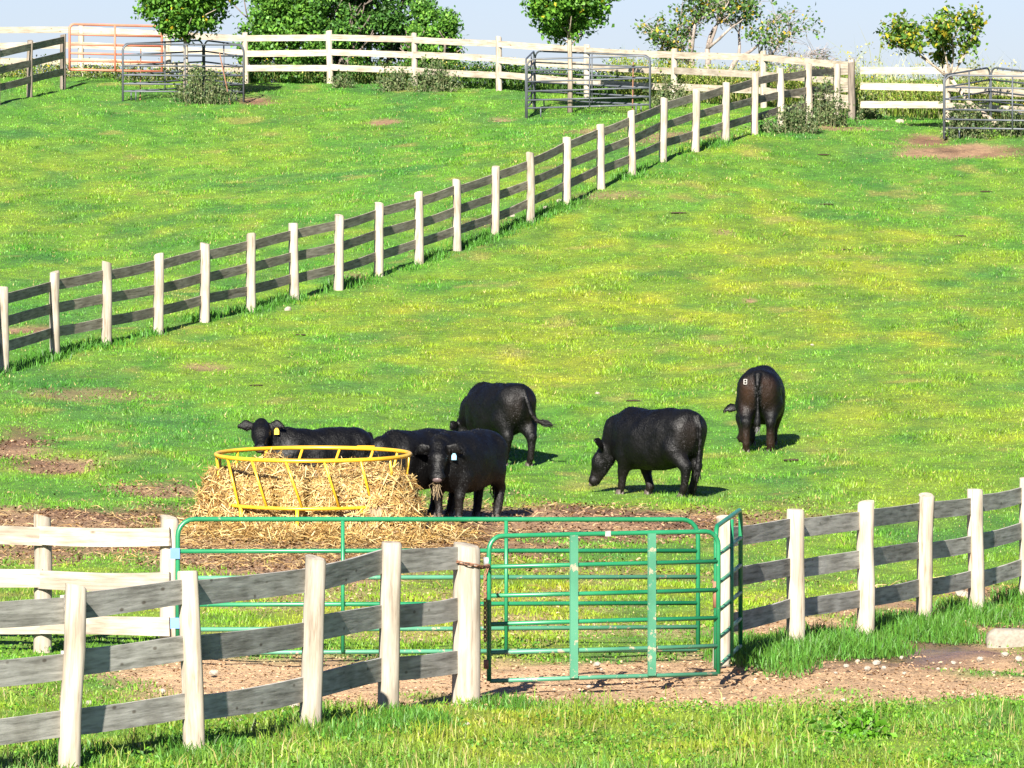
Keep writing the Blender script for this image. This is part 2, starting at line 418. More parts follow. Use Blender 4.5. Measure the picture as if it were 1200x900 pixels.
# ------------------------------------------------------------------ grass
def blades(name, x, y, h, w, col, label, cat, lean=0.5, two=False, base=0.0):
    n = len(x); z = gz(x, y)-0.008+base
    a = rng.uniform(0, 2*np.pi, n); b = rng.uniform(0, 2*np.pi, n)
    wx = np.cos(a)*w/2; wy = np.sin(a)*w/2
    L = lean*h*rng.uniform(0.1, 1.0, n); tx = np.cos(b)*L; ty = np.sin(b)*L
    up = np.sqrt(np.maximum(h*h-L*L, (0.35*h)**2))
    p0 = np.stack([x-wx, y-wy, z], 1); p1 = np.stack([x+wx, y+wy, z], 1)
    if two:
        m0 = np.stack([x-wx*.8+tx*.3, y-wy*.8+ty*.3, z+up*.62], 1); m1 = np.stack([x+wx*.8+tx*.3, y+wy*.8+ty*.3, z+up*.62], 1)
        p2 = np.stack([x+tx, y+ty, z+up], 1)
        V = np.stack([p0, p1, m1, m0, p2], 1).reshape(-1, 3)
        i = np.arange(n)*5
        Fc = np.concatenate([np.stack([i, i+1, i+2], 1), np.stack([i, i+2, i+3], 1), np.stack([i+3, i+2, i+4], 1)])
        C = np.repeat(col, 5, 0)
    else:
        p2 = np.stack([x+tx, y+ty, z+up], 1)
        V = np.stack([p0, p1, p2], 1).reshape(-1, 3); Fc = np.arange(n*3).reshape(n, 3); C = np.repeat(col, 3, 0)
    o = link(name, mesh_np(name, V, Fc, M['grass'], C))
    return tag(o, label, cat, kind='stuff')
def sample(n, y0, y1, pw=1.3, marg=1.22):
    u = rng.uniform(0, 1, n)
    e = 2-pw                                             # area grows with distance, density falls as distance**pw
    y = (y0**e+u*(y1**e-y0**e))**(1/e)
    x = rng.uniform(-1, 1, n)*(600/F*y*marg+0.6)
    return x, y
def grass_col(x, y, n):
    c = tone(x, y)*rng.uniform(0.62, 1.4, n)[:, None]
    r = rng.uniform(0, 1, n)
    dry = r < 0.035; c[dry] = np.array((0.33, 0.27, 0.10))*rng.uniform(0.7, 1.2, dry.sum())[:, None]
    return c
x, y = sample(1150000, 47, 188)
D = bl(DIRT, x, y)
keep = rng.uniform(0, 1, len(x)) > D*1.22+0.05*(fbm(x*5, y*3, 23, 2) < 0.35)
keep &= (rng.uniform(0, 1, len(x)) < 0.35+1.1*fbm(x*2.6, y*1.7, 25, 3))
x, y = x[keep], y[keep]; n = len(x)
clump = fbm(x*1.9, y*1.0, 27, 3)
h = (0.024+0.040*sstep(0.45, 0.78, clump))*rng.uniform(0.6, 1.4, n)*(y/70)**0.3
blades('pasture_grass', x, y, h, 0.014*(y/60)**0.6*rng.uniform(0.6, 1.5, n), grass_col(x, y, n),
       'short grazed pasture grass covering the hillside', 'grass', 0.95)
# rough uncut grass in the foreground, outside the fence
x, y = sample(75000, 47, 63, 1.0, 1.2)
edge = sstep(59.5, 56.5, y+(fbm(x*1.3, y*1.3, 33, 3)-0.5)*3)
D = bl(DIRT, x, y)
keep = rng.uniform(0, 1, len(x)) < edge*(1-D)*(0.35+fbm(x*1.5, y*1.2, 35, 3))
x, y = x[keep], y[keep]; n = len(x)
c = tone(x, y)*np.array((1.08, 0.90, 1.5))*rng.uniform(0.5, 1.4, n)[:, None]
dry = rng.uniform(0, 1, n) < 0.15; c[dry] = np.array((0.27, 0.235, 0.085))*rng.uniform(0.7, 1.2, dry.sum())[:, None]
blades('rough_grass', x, y, rng.uniform(0.03, 0.15, n)**1.0*(0.15+1.5*sstep(0.3, 0.75, fbm(x*1.7, y*1.3, 36, 4))), rng.uniform(0.006, 0.013, n), c,
       'rough longer grass in front of the weathered board fence', 'grass', 0.95, True)
# lush verge
x, y = sample(330000, 49, 78, 1.0, 1.15)
Lm = bl(LUSH, x, y, 0.28, 46, 0.35)
keep = rng.uniform(0, 1, len(x)) < Lm
x, y = x[keep], y[keep]; n = len(x); Lk = Lm[keep]
c = np.array((0.042, 0.135, 0.016))*rng.uniform(0.5, 1.6, n)[:, None]+np.array((0.03, 0.03, 0))*rng.uniform(0, 1, n)[:, None]
blades('lush_grass', x, y, rng.uniform(0.08, 0.24, n)*(0.35+0.6*Lk)*np.where(y < 62, 0.75, 1.0), rng.uniform(0.007, 0.014, n), c,
       'lush deep green grass growing under the board fences', 'grass', 0.9, True)

# crumbled soil and trodden straw on the bare ground
def litter(name, n0, y0, y1, cols, lmin, lmax, wid, label, cat, mat, need, seed, flat=0.25):
    x, y = sample(n0, y0, y1, 1.0, 1.2)
    k = rng.uniform(0, 1, n0) < need(x, y); x, y = x[k], y[k]; n = len(x)
    L = rng.uniform(lmin, lmax, n); a = rng.uniform(0, 2*np.pi, n); t = rng.uniform(-flat, flat, n)
    z = gz(x, y)+0.015+L*abs(t)*0.5-0.03*bl(DIRT, x, y)
    d = np.stack([np.cos(a), np.sin(a), t], 1)*L[:, None]/2
    s = np.stack([-np.sin(a), np.cos(a), rng.uniform(-.6, .6, n)], 1)*wid/2
    p = np.stack([x, y, z], 1)
    bow = np.stack([0*x, 0*x, L*0.12], 1)
    V = np.stack([p-d-s, p-d+s, p+bow+s, p+bow-s, p+d+s*.6, p+d-s*.6], 1).reshape(-1, 3); i = np.arange(n)*6
    Fc = np.concatenate([np.stack([i, i+1, i+2, i+3], 1), np.stack([i+3, i+2, i+4, i+5], 1)])
    c = np.array(cols)[rng.integers(0, len(cols), n)]*rng.uniform(0.65, 1.25, n)[:, None]
    return tag(link(name, mesh_np(name, V, Fc, mat, np.repeat(c, 6, 0))), label, cat, kind='stuff')
STRAW = [(0.36, 0.225, 0.08), (0.42, 0.29, 0.12), (0.28, 0.165, 0.055), (0.44, 0.33, 0.16), (0.20, 0.115, 0.04)]
fc = hit(366, 622)
def near_feeder(x, y):
    r = np.sqrt(((x-fc.x)/2.9)**2+((y-fc.y+1.6)/5.5)**2)
    s = 0.95*sstep(1.25, 0.35, r+(fbm(x*1.5, y, 55, 3)-.5)*.7)
    return np.maximum(s, 0.16*bl(DIRT, x, y)*sstep(70, 78, y)*sstep(96, 90, y))
litter('scattered_straw', 90000, 68, 96, STRAW, 0.06, 0.26, 0.011, 'loose straw trodden into the soil around the yellow feeder', 'straw', M['straw'], near_feeder, 1)
litter('lane_crumbs', 90000, 55, 76, [(0.36,0.23,0.13),(0.30,0.19,0.105),(0.46,0.32,0.19),(0.24,0.145,0.08)], 0.012, 0.04, 0.018,
       'crumbled soil and trampled bits on the dirt lane', 'soil', M['grainstuff'], lambda x, y: 0.35*bl(DIRT, x, y)*sstep(76, 72, y)*(1-bl(WET, x, y)), 2, 0.5)
litter('paddock_crumbs', 70000, 76, 98, [(0.24,0.15,0.09),(0.14,0.08,0.05),(0.33,0.21,0.12),(0.09,0.05,0.03)], 0.02, 0.06, 0.025,
       'dark trampled clods on the bare soil by the feeder', 'soil', M['grainstuff'], lambda x, y: 0.5*bl(DIRT, x, y), 3, 0.6)

# ------------------------------------------------------------------ fences
def post_mesh(r, h, seed, mat):
    R = random.Random(seed); V = []; Fc = []; n = 14
    zs = [-0.35, 0.0, h*0.33, h*0.66, h-0.02, h]
    off = [(R.uniform(-.008, .008), R.uniform(-.008, .008)) for _ in zs]
    tilt = (R.uniform(-.02, .02), R.uniform(-.02, .02))
    for i, z in enumerate(zs):
        rr = r*(1.05-0.07*max(z, 0)/h)*(0.93 if i == len(zs)-1 else 1)
        for k in range(n):
            a = 2*math.pi*k/n; q = rr*(1+0.05*math.cos(2*a+seed)+0.02*math.sin(5*a+seed*3))
            zz = z+(tilt[0]*math.cos(a)+tilt[1]*math.sin(a) if i >= 4 else 0)
            V.append((math.cos(a)*q+off[i][0], math.sin(a)*q+off[i][1], zz))
    for i in range(len(zs)-1):
        for k in range(n): Fc.append((i*n+k, i*n+(k+1) % n, (i+1)*n+(k+1) % n, (i+1)*n+k))
    Fc.append(tuple((len(zs)-1)*n+k for k in range(n)))
    me = mesh_from('post', V, Fc, mat, True)
    me.polygons[len(me.polygons)-1].use_smooth = False
    try: me.set_sharp_from_angle(angle=math.radians(40))
    except Exception: pass
    return me
POSTS = {}
def post(parent, p, h, r, mat='post', lean=(0, 0)):
    k = (round(h, 2), round(r, 3), mat, random.randrange(4))
    if k not in POSTS: POSTS[k] = post_mesh(r, h, k[3]+1, M[mat])
    o = link('post', POSTS[k], parent, p); o.rotation_euler = (lean[0], lean[1], random.uniform(0, 6.28)); return o
def board(parent, a, b, hgt, thk, mat, name='board'):
    """plank from a to b (centres of its ends)"""
    a = Vector(a); b = Vector(b); d = b-a; L = d.length; ex = d/L
    ey = Vector((0, 0, 1)).cross(ex).normalized(); ez = ex.cross(ey)
    n = 5; V = []; Fc = []
    bow = random.uniform(-.012, .012); sag = random.uniform(-.018, .006); cut = [random.uniform(-.006, .006) for _ in range(8)]
    tw = random.uniform(-.05, .05)
    for i in range(n):
        t = i/(n-1); s = 4*t*(1-t); hh = hgt/2*(1+random.uniform(-.025, .025)); w = tw*(t-.5)
        for k, (sy, sz) in enumerate(((-1, -1), (1, -1), (1, 1), (-1, 1))):
            x = t*L+(cut[k] if i == 0 else cut[4+k] if i == n-1 else 0)
            V.append((x, sy*thk/2+bow*s+w*sz*hh, sz*hh+sag*s))
    for i in range(n-1):
        for k in range(4): Fc.append((i*4+k, (i+1)*4+k, (i+1)*4+(k+1) % 4, i*4+(k+1) % 4))
    Fc += [(0, 1, 2, 3), tuple((n-1)*4+k for k in (3, 2, 1, 0))]
    o = link(name, mesh_from(name, V, Fc, M[mat]), parent, a)
    o.matrix_basis = Matrix.Translation(o.location) @ Matrix((ex, ey, ez)).transposed().to_4x4()
    return o
def fence(name, pts, h, r, side, zc, bh, bmat, label, cat='fence', pmat='post', lastmat=None, heights=None, postlist=None, bthk=0.03, over=0.0):
    """pts: ground points of the posts; side: +1 boards on the left-hand side of the run direction, -1 right-hand side"""
    t = thing(name, pts[0], label, cat)
    for i, p in enumerate(pts):
        hh = h*random.uniform(0.985, 1.02) if heights is None else heights[i]
        m = lastmat if (lastmat and i == len(pts)-1) else pmat
        if postlist is None or i in postlist: post(t, p, round(hh*50)/50, r, m, (random.uniform(-.014, .014), random.uniform(-.02, .02)))
    for i in range(len(pts)-1):
        a, b = Vector(pts[i]), Vector(pts[i+1]); d = (b-a); d.z = 0; d.normalize()
        nrm = Vector((-d.y, d.x, 0))*side*(r*0.62)
        g = Vector((d.x, d.y, 0))*0.004
        for z in zc:
            za, zb = z+random.uniform(-.02, .02), z+random.uniform(-.02, .02)
            board(t, a+nrm+g+Vector((0, 0, za)), b+nrm-g+Vector((0, 0, zb)), bh, bthk, bmat)
    return t
ZC = (0.32, 0.73, 1.15)
nl = [hit(80, 905), hit(228, 880), hit(364, 856), hit(455, 830), hit(547, 820)]
dv = nl[0]-nl[1]; e1 = G(nl[0].x+dv.x*1.05, nl[0].y+dv.y)
nl = [e1]+nl
def near_fence():
    t = thing('board_fence', nl[0], 'weathered grey three-board fence with pale posts running up to the thick gate post', 'fence')
    for i, p in enumerate(nl[:-1]):
        post(t, p, 1.42, 0.085, 'post', (random.uniform(-.02, .02), -0.045 if i in (1, 2) else random.uniform(-.03, 0)))
    post(t, nl[-1], 1.36, 0.115)
    for i in range(len(nl)-1):
        a, b = nl[i], nl[i+1]; d = b-a; d.z = 0; d.normalize(); nr = Vector((-d.y, d.x, 0))*0.058
        if i == len(nl)-2: b = b-d*0.02
        for z in (0.34, 0.80, 1.24): board(t, a+nr+d*0.004+Vector((0, 0, z+random.uniform(-.02, .02))), b+nr-d*0.004+Vector((0, 0, z+random.uniform(-.02, .02))), 0.2, 0.032, 'greyboard')
near_fence()
rp = [hit(846, 776), hit(933, 757), hit(1015, 745), hit(1083, 731), hit(1145, 718)]
dv = rp[-1]-rp[-2]
rp += [G(rp[-1].x+dv.x*k, rp[-1].y+dv.y*k) for k in (1.0, 2.0, 3.0, 4.0)]
fence('board_fence', rp, 1.34, 0.085, 1, (0.36, 0.76, 1.17), 0.18, 'greyboard', 'weathered grey three-board fence above the lush grass verge and mud')
hp = [hit(a, b) for a, b in zip(_hx, _hy)]
dv = hp[0]-hp[1]; hp = [G(hp[0].x+dv.x, hp[0].y+dv.y)]+hp
fence('board_fence', hp, 1.42, 0.088, 1, (0.40, 0.80, 1.21), 0.17, 'darkboard', 'long dark-board fence with pale posts climbing diagonally across the hill', lastmat='oldpost')
bp_ = [(-110,101,181),(-10,99,183),(95,98,184),(197,97,184),(288,97,184.5),(387,98,184),(486,102,183),(585,106,181),(688,113,178.5),(790,121,175.5),(895,128,172),(998,143,168.3)]
bpts = [at(a, d) for a, b, d in bp_]
fence('board_fence', bpts, 1.42, 0.085, -1, (0.42, 0.84, 1.26), 0.17, 'paleboard', 'long pale three-board fence along the hilltop crest before the trees')
corner = hp[-1]
br = [corner+Vector((0.22, 0.0, 0)), at(1110, 165), at(1228, 161.5), at(1345, 158)]
fence('board_fence', br, 1.42, 0.085, -1, (0.42, 0.84, 1.26), 0.17, 'paleboard', 'pale three-board fence on the hilltop behind the leaning sapling', postlist=(1, 2, 3))
# dark section at the far left
dl = [at(-60, 171), at(-3, 174), at(35, 176.5), at(74, 179.5)]
fence('board_fence', dl, 1.46, 0.08, -1, (0.48, 0.90, 1.32), 0.18, 'darkboard', 'short dark-board fence ending beside the faded orange gate', pmat='oldpost')
# white fence in the paddock, left of the long gate
wp = [hit(-95, 762), hit(50, 765), hit(198, 768)]
def white_fence():
    t = thing('board_fence', wp[0], 'pale sunlit three-board fence ending at the hinge post of the long green gate', 'fence')
    for i, p in enumerate(wp): post(t, p, 1.30, 0.085)
    for i in range(2):
        a, b = wp[i], wp[i+1]; d = b-a; d.z = 0; d.normalize(); nr = Vector((d.y, -d.x, 0))*0.105
        e = b+d*(0.06 if i == 1 else -0.004)
        for z, l in ((0.27, 1), (0.70, 0), (1.12, 1)):
            board(t, a+nr+d*0.004+Vector((0, 0, z)), e+nr+Vector((0, 0, z+random.uniform(-.015, .015))), 0.175, 0.035, 'paleboard')
white_fence()

# ------------------------------------------------------------------ gates and steel panels
t_frames = {}
def gate(name, label, cat, p0, p1, h, zbars, stays, mat, r=0.021, z0=0.12, legs=False, group=None, cr=0.13, stay_w=None, staymat=None, barmat=None, feet=False):
    p0 = Vector(p0); p1 = Vector(p1)
    t = thing(name, p0, label, cat, group)
    ex = (p1-p0); L = Vector((ex.x, ex.y, 0)).length; slope = ex.z/L; ex = Vector((ex.x, ex.y, 0)).normalized(); ey = Vector((-ex.y, ex.x, 0))
    def W(u, z, v=0.0): return p0+ex*u+ey*v+Vector((0, 0, z+slope*u))
    top = h; bot = z0
    lo = 0.0 if legs else bot
    arc = [(cr*(1-math.cos(a)), top-cr+cr*math.sin(a)) for a in [i*math.pi/2/5 for i in range(6)]]
    path = [(0, lo)]+arc+[(L-u, z) for u, z in arc[::-1]]+[(L, lo)]
    fr = tube_obj('frame', t, [W(u, z) for u, z in path], r, M[mat], 10); fr['_w'] = tuple(W(*path[0])); t_frames[t.name] = fr; THINGS.append(fr)
    for k, z in enumerate(zbars):
        tube_obj('bar', t, [W(r*0.6, z), W(L/2, z+random.uniform(-.006, .006)), W(L-r*0.6, z)], r*0.92, M[(barmat or {}).get(k, mat)], 8)
    for u in stays:
        if stay_w:
            v, f = box((0, 0, 0), ex*stay_w/2, ey*0.012, Vector((0, 0, (top-bot)/2-0.005)))
            c = W(u, (top+bot)/2, -r-0.010)
            link('stay', mesh_from('stay', v, f, M[staymat or mat]), t, c)
        else:
            tube_obj('stay', t, [W(u, bot if not legs else zbars[-1], -r*1.6), W(u, top-0.01, -r*1.6)], r*0.8, M[mat], 8)
    if feet:
        for u in (0.35, L-0.35): tube_obj('foot', t, [W(u, zbars[-1]), W(u, 0.02)], r*0.8, M[mat], 6)
    return t, W, L
# front gate, closed against the thick gate post
g0 = hit(573, 812); g1 = hit(842, 803)
t, W, L = gate('tube_gate', 'green six-bar gate with wide flat stays chained to the thick gate post', 'gate', g0, g1, 1.40, [1.125, 0.865, 0.61, 0.355, 0.10], [0.36*(g1-g0).length, 0.70*(g1-g0).length], 'green', 0.022, 0.10, stay_w=0.075, staymat='greenworn', barmat={3: 'greenworn', 4: 'greenworn'})
for z in (1.16, 0.24):
    v, f = tube([(-.03, -.03, -.03), (-.03, -.03, .05)], 0.034, 10); link('hinge_band', mesh_from('hinge_band', v, f, M['galv' if z > 1 else 'rust'], True), t_frames[t.name], W(0.03, z, 0.03))
v, f = box((0, 0, 0), ((g1-g0).normalized())*0.028, Vector((0, .024, 0)), Vector((0, 0, .024))); link('label_sticker', mesh_from('label_sticker', v, f, M['white']), t_frames[t.name], W(L*0.515, 1.40))
# gate seen end on
e0 = hit(846, 800)+Vector((-.05, .1, 0)); e1_ = at(868, e0.y+2.35)
t, W, L = gate('tube_gate', 'green gate swung back almost end-on beside the weathered fence', 'gate', e0, e1_, 1.42, [1.15, 0.89, 0.63, 0.38, 0.12], [L*0.5], 'green', 0.022, 0.12, barmat={0: 'greenworn', 1: 'greenworn', 2: 'greenworn', 3: 'greenworn', 4: 'greenworn'})
v, f = tube([(0, 0, -.12), (0, 0, .12)], 0.03, 10); link('hinge_sleeve', mesh_from('hinge_sleeve', v, f, M['rust'], True), t_frames[t.name], W(0.0, 0.80))
# long gate across the paddock
l0 = hit(208, 775); l1 = hit(815, 771)
l1 = G(l0.x+4.90, l1.y)
t, W, L = gate('tube_gate', 'long low green gate across the paddock in front of the hay', 'gate', l0, l1, 1.32, [1.02, 0.77, 0.52, 0.29, 0.07], [1.60, 3.22], 'green', 0.023, 0.07, cr=0.16, barmat={1: 'greenworn', 3: 'greenworn', 4: 'greenworn'})
for z in (1.0, 0.35):
    v, f = box((0, 0, 0), (0.045, 0, 0), (0, 0.03, 0), (0, 0, 0.05)); link('hinge', mesh_from('hinge', v, f, M['blue']), t_frames[t.name], W(-0.025, z))
# orange gate
o0 = at(82, 181.5); o1 = at(190, 182.5)
gate('tube_gate', 'faded orange tube gate on the hilltop beside the dark-board fence', 'gate', o0, o1, 1.58, [1.31, 1.04, 0.80, 0.60, 0.36], [1.27], 'orange', 0.034, 0.34)
# tree guards of steel panels
def guard(A, B, Cc, names):
    zb = [1.21, 0.93, 0.69, 0.46, 0.26]
    for (p, q), lb in zip(((A, B), (A, Cc), (Cc, B)), names):
        d = (q-p); d.z = 0; d.normalize(); d = d*0.035
        gate('corral_panel', lb, 'panel', p+d, q-d, 1.50, zb, [(q-p).length*0.5], 'steel', 0.023, 0.0, legs=True, group='dark steel panels guarding the hilltop trees', cr=0.2, feet=True)
A = hit(143, 119); B = hit(287, 120); C3 = G((239-600)*(A.y+2.75)/F, A.y+2.75)
guard(A, B, C3, ['dark grey steel panel below the round maple, broadside to the pasture', 'dark grey steel panel behind the round maple, joined to the orange gate side', 'dark grey steel panel behind the round maple, joined to the pale fence side'])
A2 = hit(616, 139); B2 = hit(763, 135); C2 = G((626-600)*(A2.y+3.0)/F, A2.y+3.0)
guard(A2, B2, C2, ['dark grey steel panel in front of the slender-trunked maple, crossed by the hill fence', 'dark grey steel panel seen end-on beside the slender-trunked maple', 'dark grey steel panel slanting behind the slender-trunked maple'])
A3 = hit(1105, 163); B3 = G(A3.x+3.15, A3.y-0.6); C3b = G(A3.x+1.3, A3.y+2.7)
guard(A3, B3, C3b, ['dark grey steel panel in front of the leaning sapling', 'dark grey steel panel slanting behind the leaning sapling, on its left', 'dark grey steel panel behind the leaning sapling, on its right'])
# rusty stakes inside the guards
for i, (px, d, lb) in enumerate(((164.5, A.y+0.7, 'thin rusty stake inside the round maple guard, on its orange gate side'), (270, A.y+0.6, 'thin rusty stake leaning inside the round maple guard, on its pale fence side'), (741, B2.y+0.5, 'thin rusty stake inside the slender-trunked maple guard'))):
    p = at(px, d); q = p+Vector(((-0.28 if i == 1 else 0.02), 0, 1.35))
    v, f = tube([(0, 0, -.2)]+[tuple((q-p)*k/3) for k in range(4)], 0.016, 6)
    tag(link('stake', mesh_from('stake', v, f, M['rust']), None, p), lb, 'stake')
# chain at the gate post
def chain():
    c = nl[-1]; g = g0
    ring = []
    for k in range(9):
        a = math.radians(150+k*28); ring.append(c+Vector((math.cos(a)*0.135, math.sin(a)*0.135, 1.25-0.012*k)))
    ring += [ring[-1].lerp(g+Vector((0, -.03, 1.14)), k/4) for k in range(1, 5)]
    ring += [g+Vector((-.035, -.03, 1.14-0.085*k)) for k in range(1, 9)]
    parts = []
    for i in range(len(ring)-1):
        p, q = ring[i], ring[i+1]; m = int(max(1, round((q-p).length/0.045)))
        for j in range(m):
            u = p.lerp(q, j/m); w = p.lerp(q, (j+1)/m); d = (w-u); ln = d.length; d.normalize()
            s = d.orthogonal().normalized(); s2 = d.cross(s)
            if (i+j) % 2: s = s2
            mid = (u+w)/2
            lp = [mid+d*math.cos(a)*ln*0.72+s*math.sin(a)*0.014 for a in [k*math.pi/4 for k in range(8)]]
            parts.append(tube(lp, 0.0055, 5, True))
    v, f = join(parts); o0 = ring[0]
    tag(link('chain', mesh_from('chain', [p-o0 for p in v], f, M['rust'], True), None, o0), 'rusty chain looped round the thick gate post and the green gate', 'chain')
chain()

# ------------------------------------------------------------------ hay feeder and hay
def feeder():
    c = hit(366, 624); c = G(c.x, 83.6)
    t = thing('hay_feeder', c, 'round yellow steel hay feeder with slanted bars filled with hay', 'feeder')
    tilt = Matrix.Rotation(math.radians(2.2), 3, 'X')
    def Rg(R, z, n=40, a0=0, a1=2*math.pi): return [c+tilt @ Vector((R*math.cos(a0+(a1-a0)*k/n), R*math.sin(a0+(a1-a0)*k/n), z)) for k in range(n)]
    RT, RM, RB, H, HM = 1.205, 1.17, 1.15, 0.95, 0.36
    tube_obj('top_ring', t, Rg(RT, H), 0.026, M['yellow'], 10, True)
    tube_obj('middle_ring', t, Rg(RM, HM), 0.022, M['yellow'], 8, True)
    tube_obj('bottom_ring', t, Rg(RB, 0.06), 0.020, M['yellow'], 8, True)
    for k in range(16):
        a = 2*math.pi*(k+0.35)/16
        p = c+tilt @ Vector((RT*math.cos(a), RT*math.sin(a), H)); q = c+tilt @ Vector((RM*math.cos(a+0.17), RM*math.sin(a+0.17), HM))
        tube_obj('slanted_bar', t, [p, q], 0.0165, M['yellow'], 8)
    for k in range(9):
        a = 2*math.pi*(k+0.55)/9
        tube_obj('leg', t, [c+tilt @ Vector((RM*math.cos(a), RM*math.sin(a), HM)), c+tilt @ Vector((RB*math.cos(a), RB*math.sin(a), -0.02))], 0.024, M['yellow'], 8)
    a = -0.15+math.pi/2
    v, f = tube([(-.11, 0.012, 0), (.11, -0.012, 0)], 0.034, 10); link('ring_sleeve', mesh_from('ring_sleeve', v, f, M['yellow'], True), t, c+tilt @ Vector((RT*math.cos(a)+0.45, RT*math.sin(a)-0.08, H)))
    return c
FC = feeder()
def strands(P, N, n, lmin, lmax, wid, cols, spread=0.6, droop=0.0):
    """curved straws lying on points P with outward normals N"""
    i = rng.integers(0, len(P), n); p = P[i]; nn = N[i]
    d = rng.normal(size=(n, 3)); d -= nn*np.sum(d*nn, 1)[:, None]*(1-spread*0.5); d[:, 2] -= droop
    d /= np.linalg.norm(d, axis=1)[:, None]
    L = rng.uniform(lmin, lmax, n)[:, None]
    s = np.cross(d, nn+rng.normal(size=(n, 3))*0.35); s /= np.linalg.norm(s, axis=1)[:, None]+1e-9; s *= wid/2
    out = nn*rng.uniform(0.0, 0.035, n)[:, None]
    a = p+out-d*L*0.5-nn*0.02; b = p+out+nn*L*0.08; e = p+out+d*L*0.5-nn*rng.uniform(-0.05, 0.04, n)[:, None]
    V = np.stack([a-s, a+s, b+s, b-s, e+s*.5, e-s*.5], 1).reshape(-1, 3); k = np.arange(n)*6
    Fc = np.concatenate([np.stack([k, k+1, k+2, k+3], 1), np.stack([k+3, k+2, k+4, k+5], 1)])
    c = np.array(cols)[rng.integers(0, len(cols), n)]*rng.uniform(0.6, 1.3, n)[:, None]
    return V, Fc, np.repeat(c, 6, 0)
HAY = [(0.44, 0.28, 0.09), (0.50, 0.36, 0.145), (0.36, 0.22, 0.068), (0.54, 0.41, 0.19), (0.24, 0.135, 0.04), (0.17, 0.09, 0.027)]
def hay_height(x, y):
    """loose hay: mound inside and spilling out of the ring (local coordinates, y away from the viewer)"""
    r = np.sqrt(x*x+y*y); ang = np.arctan2(y, x)
    def sec(a0, w): return np.exp(-(np.angle(np.exp(1j*(ang-a0)))/w)**2)
    R = 1.13+0.30*sec(-0.55, 0.45)+0.22*sec(math.pi, 0.5)-0.32*sec(-1.75, 0.66)
    base = 0.64*sstep(0.16, -0.16, r-R+(fbm(x*2.5+5, y*2.5, 101, 3)-.5)*0.22)
    base = base+0.17*np.exp(-((x+0.50)**2+(y-0.25)**2)/0.09)+0.12*np.exp(-((x-0.55)**2+(y-0.1)**2)/0.2)-0.16*np.exp(-((x-0.02)**2+(y-0.35)**2)/0.13)
    skirt = 0.11*sstep(2.15, 1.15, np.sqrt((x-0.10)**2+((y+0.30)*0.85)**2)+(fbm(x*1.5, y*1.5, 103, 3)-.5)*0.8)
    return np.maximum(base, 0)+skirt+(fbm(x*7, y*7, 105, 3)-.5)*0.10*sstep(2.3, 1.4, r)
